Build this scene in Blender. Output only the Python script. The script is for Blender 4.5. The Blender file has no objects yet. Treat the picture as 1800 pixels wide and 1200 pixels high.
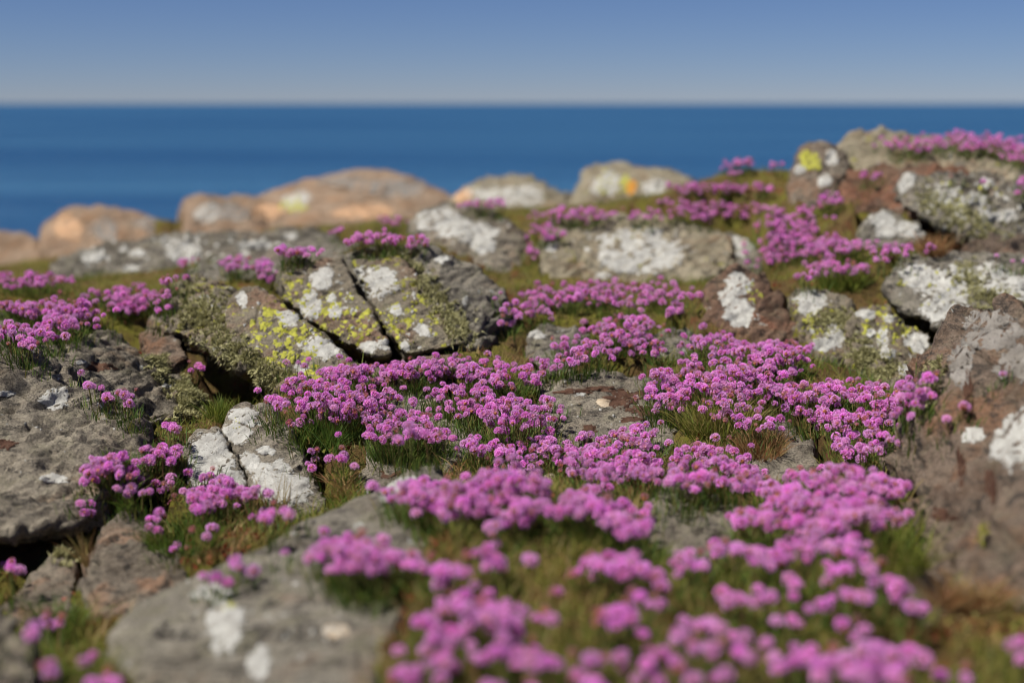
import bpy, bmesh, math
import numpy as np
from mathutils import Vector, Matrix
from mathutils.bvhtree import BVHTree

rng = np.random.default_rng(11)
scene = bpy.context.scene
col = scene.collection

# ------------------------------------------------------------------ camera
FPX = 2500.0                        # focal length in photo pixels (50 mm on a 36 mm wide frame, photo 1800 px wide)
PITCH = math.atan((600 - 182) / FPX)  # the sea horizon sits 418 px above the middle
CAMZ = 0.70
cam_d = bpy.data.cameras.new('camera')
cam_d.lens = 50.0
cam_d.sensor_width = 36.0
cam_d.clip_start = 0.05
cam_d.clip_end = 90000
cam_d.dof.use_dof = True
cam_d.dof.focus_distance = 2.86
cam_d.dof.aperture_fstop = 1.75
cam_d.dof.aperture_blades = 0
cam = bpy.data.objects.new('camera', cam_d)
cam.location = (0, 0, CAMZ)
cam.rotation_euler = (math.pi / 2 - PITCH, 0, 0)
col.objects.link(cam)
scene.camera = cam

# ------------------------------------------------------------------ sky, sun, exposure
SUN = Vector((-0.50, -0.26, 0.83)).normalized()
world = bpy.data.worlds.new('World')
scene.world = world
world.use_nodes = True
wn = world.node_tree
bg = wn.nodes['Background']
sky = wn.nodes.new('ShaderNodeTexSky')
sky.sky_type = 'NISHITA'
sky.sun_disc = False
sky.sun_elevation = math.asin(SUN.z)
sky.sun_rotation = math.atan2(SUN.x, SUN.y)
sky.altitude = 3000
sky.air_density = 1.0
sky.dust_density = 0.0
sky.ozone_density = 10.0
tint = wn.nodes.new('ShaderNodeMix')
tint.data_type = 'RGBA'
tint.blend_type = 'MULTIPLY'
tint.inputs[0].default_value = 1.0
tint.inputs[7].default_value = (0.86, 0.79, 0.89, 1)      # the lilac cast of the photograph's sky
wn.links.new(sky.outputs[0], tint.inputs[6])
wn.links.new(tint.outputs[2], bg.inputs[0])
bg.inputs[1].default_value = 0.05
sun_d = bpy.data.lights.new('sun', 'SUN')
sun_d.energy = 5.0
sun_d.angle = math.radians(0.53)
sun_d.color = (1.0, 0.95, 0.87)
sun = bpy.data.objects.new('sun', sun_d)
sun.rotation_euler = SUN.to_track_quat('Z', 'Y').to_euler()
sun.location = (-3, -3, 6)
col.objects.link(sun)
scene.view_settings.view_transform = 'Standard'
scene.view_settings.look = 'None'
scene.view_settings.exposure = 0.5
scene.view_settings.gamma = 1.0
scene.view_settings.use_curve_mapping = False
scene.cycles.use_denoising = True
scene.cycles.denoising_prefilter = 'ACCURATE'
scene.cycles.pixel_filter_type = 'BLACKMAN_HARRIS'
scene.cycles.filter_width = 1.05
scene.cycles.max_bounces = 6
scene.cycles.diffuse_bounces = 2
scene.cycles.transmission_bounces = 3

# ------------------------------------------------------------------ helpers
def P(px, py, D):
    """a photo pixel at forward distance D (metres) as a point"""
    u = (px - 900) / FPX
    v = (600 - py) / FPX
    c, s = math.cos(PITCH), math.sin(PITCH)
    d = np.array((u, c + v * s, -s + v * c))
    return np.array((0, 0, CAMZ)) + d * (D / d[1])

def ray(px, py):
    p = P(px, py, 1.0) - np.array((0, 0, CAMZ))
    return Vector(p).normalized()
CAMP = Vector((0, 0, CAMZ))

_perm = np.random.default_rng(5).random((64, 64, 64)).astype(np.float32)
def vnoise(p):
    """smooth value noise, -1..1, p is (n,3)"""
    i = np.floor(p).astype(int)
    f = p - i
    f = f * f * f * (f * (f * 6 - 15) + 10)
    r = 0
    for dx in (0, 1):
        for dy in (0, 1):
            for dz in (0, 1):
                w = (f[:, 0] if dx else 1 - f[:, 0]) * (f[:, 1] if dy else 1 - f[:, 1]) * (f[:, 2] if dz else 1 - f[:, 2])
                r = r + w * _perm[(i[:, 0] + dx) & 63, (i[:, 1] + dy) & 63, (i[:, 2] + dz) & 63]
    return r * 2 - 1

def fbm(p, oct=3, gain=0.5):
    a, r, s = 1.0, 0, 0
    for k in range(oct):
        r = r + a * vnoise(p * 2.03 ** k + 17.3 * k)
        s += a
        a *= gain
    return r / s

def mesh_np(name, v, f, attrs=None, mats=(), matidx=None, smooth=True):
    """mesh from numpy vertices and triangles"""
    me = bpy.data.meshes.new(name)
    v = np.asarray(v, np.float32)
    f = np.asarray(f, np.int32)
    me.vertices.add(len(v))
    me.vertices.foreach_set('co', v.ravel())
    me.loops.add(f.size)
    me.loops.foreach_set('vertex_index', f.ravel())
    me.polygons.add(len(f))
    me.polygons.foreach_set('loop_start', np.arange(0, f.size, f.shape[1], dtype=np.int32))
    for m in mats:
        me.materials.append(m)
    if matidx is not None:
        me.polygons.foreach_set('material_index', np.asarray(matidx, np.int32))
    me.polygons.foreach_set('use_smooth', np.full(len(f), smooth))
    if attrs:
        for k, a in attrs.items():
            at = me.attributes.new(k, 'FLOAT', 'POINT')
            at.data.foreach_set('value', np.asarray(a, np.float32))
    me.update(calc_edges=True)
    me.validate()
    return me

def link(name, me, loc=(0, 0, 0), parent=None):
    o = bpy.data.objects.new(name, me)
    o.location = loc
    col.objects.link(o)
    if parent is not None:
        o.parent = parent
    return o

def tag(o, label=None, cat=None, group=None, kind=None):
    if label: o['label'] = label
    if cat: o['category'] = cat
    if group: o['group'] = group
    if kind: o['kind'] = kind
    return o

# ------------------------------------------------------------------ materials
class NT:
    def __init__(self, name):
        self.m = bpy.data.materials.new(name)
        self.m.use_nodes = True
        self.t = self.m.node_tree
        self.b = self.t.nodes['Principled BSDF']
        self.out = self.t.nodes['Material Output']
    def n(self, typ, ins=None, **kw):
        x = self.t.nodes.new(typ)
        for k, v in kw.items():
            setattr(x, k, v)
        for k, v in (ins or {}).items():
            self.s(x.inputs[k], v)
        return x
    def s(self, sock, v):
        if isinstance(v, bpy.types.NodeSocket):
            self.t.links.new(v, sock)
        else:
            sock.default_value = v
    def noise(self, vec, scale, detail=4, rough=0.55, dist=0):
        return self.n('ShaderNodeTexNoise', {'Vector': vec, 'Scale': scale, 'Detail': detail, 'Roughness': rough, 'Distortion': dist}).outputs[0]
    def ramp(self, fac, stops):
        r = self.n('ShaderNodeValToRGB')
        e = r.color_ramp.elements
        while len(e) < len(stops):
            e.new(0.5)
        for k, (p, c) in enumerate(stops):
            e[k].position = p
            e[k].color = (*c, 1) if len(c) == 3 else c
        self.s(r.inputs[0], fac)
        return r.outputs[0]
    def step(self, fac, a, b):
        return self.n('ShaderNodeMapRange', {'Value': fac, 'From Min': a, 'From Max': b}, interpolation_type='SMOOTHSTEP').outputs[0]
    def mix(self, fac, a, b):
        x = self.n('ShaderNodeMix', data_type='RGBA')
        self.s(x.inputs[0], fac)
        self.s(x.inputs[6], (*a, 1) if isinstance(a, tuple) else a)
        self.s(x.inputs[7], (*b, 1) if isinstance(b, tuple) else b)
        return x.outputs[2]
    def math(self, op, a, b=0.0):
        x = self.n('ShaderNodeMath', operation=op)
        self.s(x.inputs[0], a)
        self.s(x.inputs[1], b)
        return x.outputs[0]
    def pos(self):
        return self.n('ShaderNodeNewGeometry').outputs['Position']
    def mapping(self, vec, rot=(0, 0, 0), scale=(1, 1, 1), loc=(0, 0, 0)):
        return self.n('ShaderNodeMapping', {'Vector': vec, 'Rotation': rot, 'Scale': scale, 'Location': loc}).outputs[0]
    def attr(self, name):
        return self.n('ShaderNodeAttribute', attribute_name=name)
    def bump(self, h, dist, strength=1.0, normal=None):
        x = self.n('ShaderNodeBump', {'Height': h, 'Distance': dist, 'Strength': strength})
        if normal is not None:
            self.s(x.inputs['Normal'], normal)
        return x.outputs[0]
    def done(self, color, rough=0.85, normal=None, spec=0.25):
        self.s(self.b.inputs['Base Color'], color)
        self.s(self.b.inputs['Roughness'], rough)
        self.s(self.b.inputs['Specular IOR Level'], spec)
        if normal is not None:
            self.s(self.b.inputs['Normal'], normal)
        return self.m

def rock_mat(name, light, mid, warm, dark=(0.045, 0.04, 0.036), warm_amt=0.5, white=0.1, moss=0.2, seed=0.0, yellow=0.0, stripe=1.0, spots=0.85):
    t = NT(name)
    p = t.mapping(t.pos(), loc=(seed, seed * 0.7, seed * 1.3))
    st = t.mapping(p, rot=(0.25, 0.75, 0.3), scale=(3.0, 8.0, 26.0))
    light = tuple(a * b for a, b in zip(light, (0.93, 0.88, 0.81)))
    mid = tuple(a * b for a, b in zip(mid, (0.88, 0.81, 0.73)))
    c = t.ramp(t.noise(p, 9, 5, 0.62), [(0.3, mid), (0.52, light), (0.72, tuple(x * 1.18 for x in light))])
    c = t.mix(t.math('MULTIPLY', t.step(t.noise(p, 6.5, 4, 0.6, 0.6), 0.5 + 0.2 * (0.5 - warm_amt), 0.66 + 0.2 * (0.5 - warm_amt)), 0.85), c, warm)
    # foliation streaks
    s = t.noise(st, 2.2, 5, 0.68)
    c = t.mix(t.math('MULTIPLY', t.step(s, 0.53, 0.64), 0.85 * stripe), c, dark)
    c = t.mix(t.math('MULTIPLY', t.step(s, 0.44, 0.33), 0.6 * stripe), c, tuple(min(1, x * 1.45) for x in light))
    c = t.mix(t.math('MULTIPLY', t.step(t.noise(p, 3.4, 4, 0.6, 0.8), 0.5, 0.62), 0.5), c, tuple(x * 0.72 for x in mid))
    # crust lichen, pale green grey
    c = t.mix(t.math('MULTIPLY', t.step(t.noise(p, 17, 5, 0.7, 0.4), 0.53, 0.62), moss), c, (0.26, 0.245, 0.155))
    # dark crust spots
    c = t.mix(t.math('MULTIPLY', t.step(t.noise(p, 30, 5, 0.75, 0.3), 0.54, 0.62), spots), c, dark)
    # small pale spots
    if white:
        c = t.mix(t.step(t.noise(p, 24, 3, 0.55, 0.5), 0.70 - white * 0.35, 0.73 - white * 0.35), c, (0.55, 0.55, 0.50))
    if yellow:
        yv = t.math('MULTIPLY', t.step(t.noise(p, 42, 4, 0.65), 0.55, 0.60), t.step(t.noise(p, 8, 2), 0.62 - yellow * 0.2, 0.70 - yellow * 0.2))
        c = t.mix(yv, c, (0.45, 0.44, 0.045))
    # mineral grain
    g = t.n('ShaderNodeTexVoronoi', {'Vector': p, 'Scale': 420.0}).outputs[1]
    gv = t.n('ShaderNodeSeparateColor', {0: g}).outputs[0]
    c = t.mix(t.math('MULTIPLY', t.step(gv, 0.74, 0.8), 0.4), c, dark)
    c = t.mix(t.math('MULTIPLY', t.step(gv, 0.2, 0.14), 0.28), c, tuple(min(1, x * 1.7) for x in light))
    h = t.math('ADD', t.math('MULTIPLY', t.noise(p, 75, 6, 0.72), 1.0), t.math('MULTIPLY', t.noise(st, 3.5, 5, 0.7), 1.2))
    nrm = t.bump(h, 0.022, 1.0)
    nrm = t.bump(t.noise(p, 420, 3, 0.7), 0.005, 1.0, nrm)
    return t.done(c, 0.88, nrm, 0.2)

M = {}
GREY = ((0.37, 0.34, 0.285), (0.26, 0.232, 0.19), (0.35, 0.25, 0.165))
M['grey'] = rock_mat('rock_grey_gneiss', *GREY, warm_amt=0.35, white=0.05, moss=0.35)
M['greyb'] = rock_mat('rock_grey_lichened', (0.34, 0.325, 0.285), (0.24, 0.225, 0.19), (0.29, 0.21, 0.15), warm_amt=0.25, white=0.14, moss=0.55, seed=3.1)
M['flat'] = rock_mat('rock_flat_slab', (0.37, 0.345, 0.295), (0.255, 0.235, 0.195), (0.33, 0.255, 0.185), warm_amt=0.35, white=0.1, moss=0.35, seed=5.7)
M['hero'] = rock_mat('rock_split_face', (0.34, 0.31, 0.25), (0.26, 0.225, 0.165), (0.33, 0.19, 0.125), warm_amt=0.5, white=0.1, moss=0.6, seed=7.7, yellow=0.75, stripe=0.35)
M['brown'] = rock_mat('rock_brown_weathered', (0.27, 0.215, 0.175), (0.17, 0.12, 0.09), (0.28, 0.145, 0.08), warm_amt=0.6, white=0.02, moss=0.2, seed=9.3, stripe=0.8)
M['pink'] = rock_mat('rock_pinkish_granite', (0.31, 0.275, 0.23), (0.20, 0.175, 0.145), (0.42, 0.235, 0.14), warm_amt=0.45, white=0.03, moss=0.25, seed=12.9, stripe=0.5)
M['orange'] = rock_mat('rock_orange_far', (0.50, 0.385, 0.295), (0.44, 0.31, 0.22), (0.50, 0.28, 0.145), warm_amt=0.5, white=0.0, moss=0.25, seed=15.1, stripe=0.12, spots=0.25)
M['pale'] = rock_mat('rock_pale_far', (0.48, 0.44, 0.34), (0.38, 0.33, 0.24), (0.45, 0.28, 0.16), warm_amt=0.35, white=0.10, moss=0.6, seed=18.4, yellow=0.2, stripe=0.25, spots=0.5)
M['red'] = rock_mat('rock_reddish', (0.28, 0.185, 0.135), (0.18, 0.11, 0.08), (0.33, 0.145, 0.085), warm_amt=0.55, white=0.05, moss=0.25, seed=21.4, stripe=0.7)

def lichen_mat(name, a, b, spot, sc=60, spot_amt=0.7):
    """crust whose rim breaks up into crumbs; the gaps show the rock under it"""
    t = NT(name)
    p = t.pos()
    c = t.mix(t.step(t.noise(p, sc, 5, 0.65), 0.4, 0.62), a, b)
    c = t.mix(t.math('MULTIPLY', t.step(t.noise(p, sc * 4, 5, 0.75), 0.52, 0.60), spot_amt), c, spot)
    nrm = t.bump(t.noise(p, 200, 5, 0.75), 0.004, 1.0)
    t.done(c, 0.95, nrm, 0.1)
    ring = t.attr('ring').outputs['Fac']
    n1 = t.math('ADD', t.math('MULTIPLY', t.math('SUBTRACT', t.noise(p, 48, 4, 0.6), 0.5), 0.75), t.math('MULTIPLY', t.math('SUBTRACT', t.noise(p, 190, 4, 0.7), 0.5), 0.75))
    gap = t.math('MAXIMUM', t.step(t.math('ADD', ring, n1), 0.80, 0.86), t.step(t.noise(p, 90, 5, 0.7), 0.645, 0.665))
    tr = t.n('ShaderNodeBsdfTransparent')
    mx = t.n('ShaderNodeMixShader', {0: gap})
    t.t.links.new(t.b.outputs[0], mx.inputs[1])
    t.t.links.new(tr.outputs[0], mx.inputs[2])
    t.t.links.new(mx.outputs[0], t.out.inputs[0])
    return t.m
M['white'] = lichen_mat('white_crust_lichen', (0.36, 0.35, 0.32), (0.48, 0.475, 0.44), (0.22, 0.21, 0.185), 45)
M['yellow'] = lichen_mat('yellow_map_lichen', (0.30, 0.30, 0.06), (0.43, 0.42, 0.06), (0.19, 0.17, 0.06), 110)
M['moss_crevice'] = lichen_mat('brown_moss_and_crevice_shade', (0.07, 0.036, 0.025), (0.11, 0.06, 0.04), (0.03, 0.018, 0.013))  # brown moss on the slabs; also crevice shade painted on the right boulder
M['greycrust'] = lichen_mat('grey_crust_lichen', (0.20, 0.182, 0.16), (0.27, 0.25, 0.225), (0.09, 0.08, 0.07), 30)
M['orangel'] = lichen_mat('orange_lichen', (0.55, 0.24, 0.03), (0.6, 0.3, 0.05), (0.4, 0.15, 0.03))
M['rustcrust'] = lichen_mat('rust_stain', (0.46, 0.28, 0.16), (0.50, 0.32, 0.19), (0.40, 0.25, 0.16), 20)
M['quartz'] = lichen_mat('cream_quartz', (0.42, 0.33, 0.23), (0.52, 0.44, 0.33), (0.34, 0.24, 0.15))

def blade_mat(name, stops, trans=0.35, rough=0.6):
    t = NT(name)
    a = t.attr('rnd').outputs['Fac']
    c = t.ramp(a, stops)
    t.done(c, rough, None, 0.25)
    tr = t.n('ShaderNodeBsdfTranslucent', {'Color': c})
    mx = t.n('ShaderNodeMixShader', {0: trans})
    t.t.links.new(t.b.outputs[0], mx.inputs[1])
    t.t.links.new(tr.outputs[0], mx.inputs[2])
    t.t.links.new(mx.outputs[0], t.out.inputs[0])
    return t.m
M['grass'] = blade_mat('turf_grass', [(0.0, (0.07, 0.125, 0.018)), (0.3, (0.18, 0.205, 0.03)), (0.5, (0.24, 0.205, 0.05)), (0.72, (0.33, 0.24, 0.105)), (0.9, (0.26, 0.125, 0.05)), (1.0, (0.20, 0.075, 0.03))])
M['leaf'] = blade_mat('thrift_leaf', [(0.0, (0.045, 0.09, 0.018)), (0.5, (0.09, 0.155, 0.026)), (0.8, (0.15, 0.20, 0.035)), (1.0, (0.26, 0.20, 0.07))])
M['stem'] = blade_mat('thrift_stem', [(0.0, (0.10, 0.14, 0.03)), (0.6, (0.17, 0.17, 0.05)), (1.0, (0.22, 0.13, 0.06))], 0.1)
M['herb'] = blade_mat('ground_herb', [(0.0, (0.10, 0.13, 0.02)), (0.3, (0.17, 0.17, 0.03)), (0.55, (0.20, 0.105, 0.04)), (0.8, (0.23, 0.06, 0.03)), (1.0, (0.32, 0.05, 0.03))], 0.25)
M['shaggy'] = blade_mat('shaggy_lichen', [(0.0, (0.25, 0.235, 0.11)), (0.5, (0.36, 0.34, 0.165)), (1.0, (0.47, 0.445, 0.235))], 0.2, 0.9)

def petal_mat(name, deep, light, pale):
    t = NT(name)
    a = t.attr('tip').outputs['Fac']
    rnd = t.n('ShaderNodeObjectInfo').outputs['Random']
    c = t.ramp(a, [(0.0, deep), (0.6, light), (1.0, pale)])
    c = t.n('ShaderNodeHueSaturation', {'Hue': t.n('ShaderNodeMapRange', {'Value': rnd, 'To Min': 0.484, 'To Max': 0.512}).outputs[0],
            'Saturation': t.n('ShaderNodeMapRange', {'Value': t.math('FRACT', t.math('MULTIPLY', rnd, 7.31)), 'To Min': 0.74, 'To Max': 1.06}).outputs[0],
            'Value': t.n('ShaderNodeMapRange', {'Value': t.math('FRACT', t.math('MULTIPLY', rnd, 3.77)), 'To Min': 0.74, 'To Max': 1.12}).outputs[0], 'Color': c}).outputs[0]
    t.done(c, 0.6, None, 0.2)
    tr = t.n('ShaderNodeBsdfTranslucent', {'Color': c})
    mx = t.n('ShaderNodeMixShader', {0: 0.38})
    t.t.links.new(t.b.outputs[0], mx.inputs[1])
    t.t.links.new(tr.outputs[0], mx.inputs[2])
    t.t.links.new(mx.outputs[0], t.out.inputs[0])
    return t.m
M['petal'] = petal_mat('pink_petal', (0.46, 0.02, 0.32), (0.89, 0.26, 0.79), (0.97, 0.63, 0.94))
M['fade'] = petal_mat('faded_petal', (0.40, 0.10, 0.06), (0.52, 0.17, 0.22), (0.66, 0.32, 0.42))
t = NT('papery_bract')
M['bract'] = t.done(t.ramp(t.noise(t.pos(), 300, 2), [(0.35, (0.22, 0.06, 0.03)), (0.65, (0.42, 0.17, 0.07))]), 0.8)

# turf ground
t = NT('turf_soil')
p = t.pos()
c = t.ramp(t.noise(p, 5.5, 5, 0.62), [(0.3, (0.15, 0.07, 0.035)), (0.45, (0.17, 0.115, 0.045)), (0.58, (0.19, 0.18, 0.03)), (0.72, (0.25, 0.17, 0.08))])
c = t.mix(t.math('MULTIPLY', t.step(t.noise(p, 60, 4, 0.7), 0.52, 0.62), 0.7), c, (0.06, 0.04, 0.022))
c = t.mix(t.math('MULTIPLY', t.step(t.noise(p, 13, 4, 0.6, 0.5), 0.58, 0.66), 0.7), c, (0.19, 0.075, 0.035))
nrm = t.bump(t.noise(p, 120, 6, 0.75), 0.02, 1.0)
M['ground'] = t.done(c, 0.95, nrm, 0.1)

# sea
t = NT('sea_water')
p = t.pos()
pb = t.mapping(p, scale=(0.0025, 0.022, 1))
c = t.mix(t.step(t.noise(pb, 1.0, 4, 0.6), 0.36, 0.62), (0.006, 0.050, 0.135), (0.028, 0.10, 0.195))
w = t.math('ADD', t.noise(t.mapping(p, scale=(0.25, 0.5, 1)), 1.0, 6, 0.6), t.noise(t.mapping(p, scale=(0.03, 0.06, 1)), 1.0, 3, 0.5))
M['sea'] = t.done(c, 0.35, t.bump(w, 1.2, 1.0), 0.25)

# ------------------------------------------------------------------ rocks: outlines read off the photograph, each with its own distances
def F(y, off=0.0):
    return 3.15 + (650 - y) * 0.0023 + off
def face(pts, off=0.0):
    return [(x, y, F(y, off)) for x, y in pts]

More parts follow.
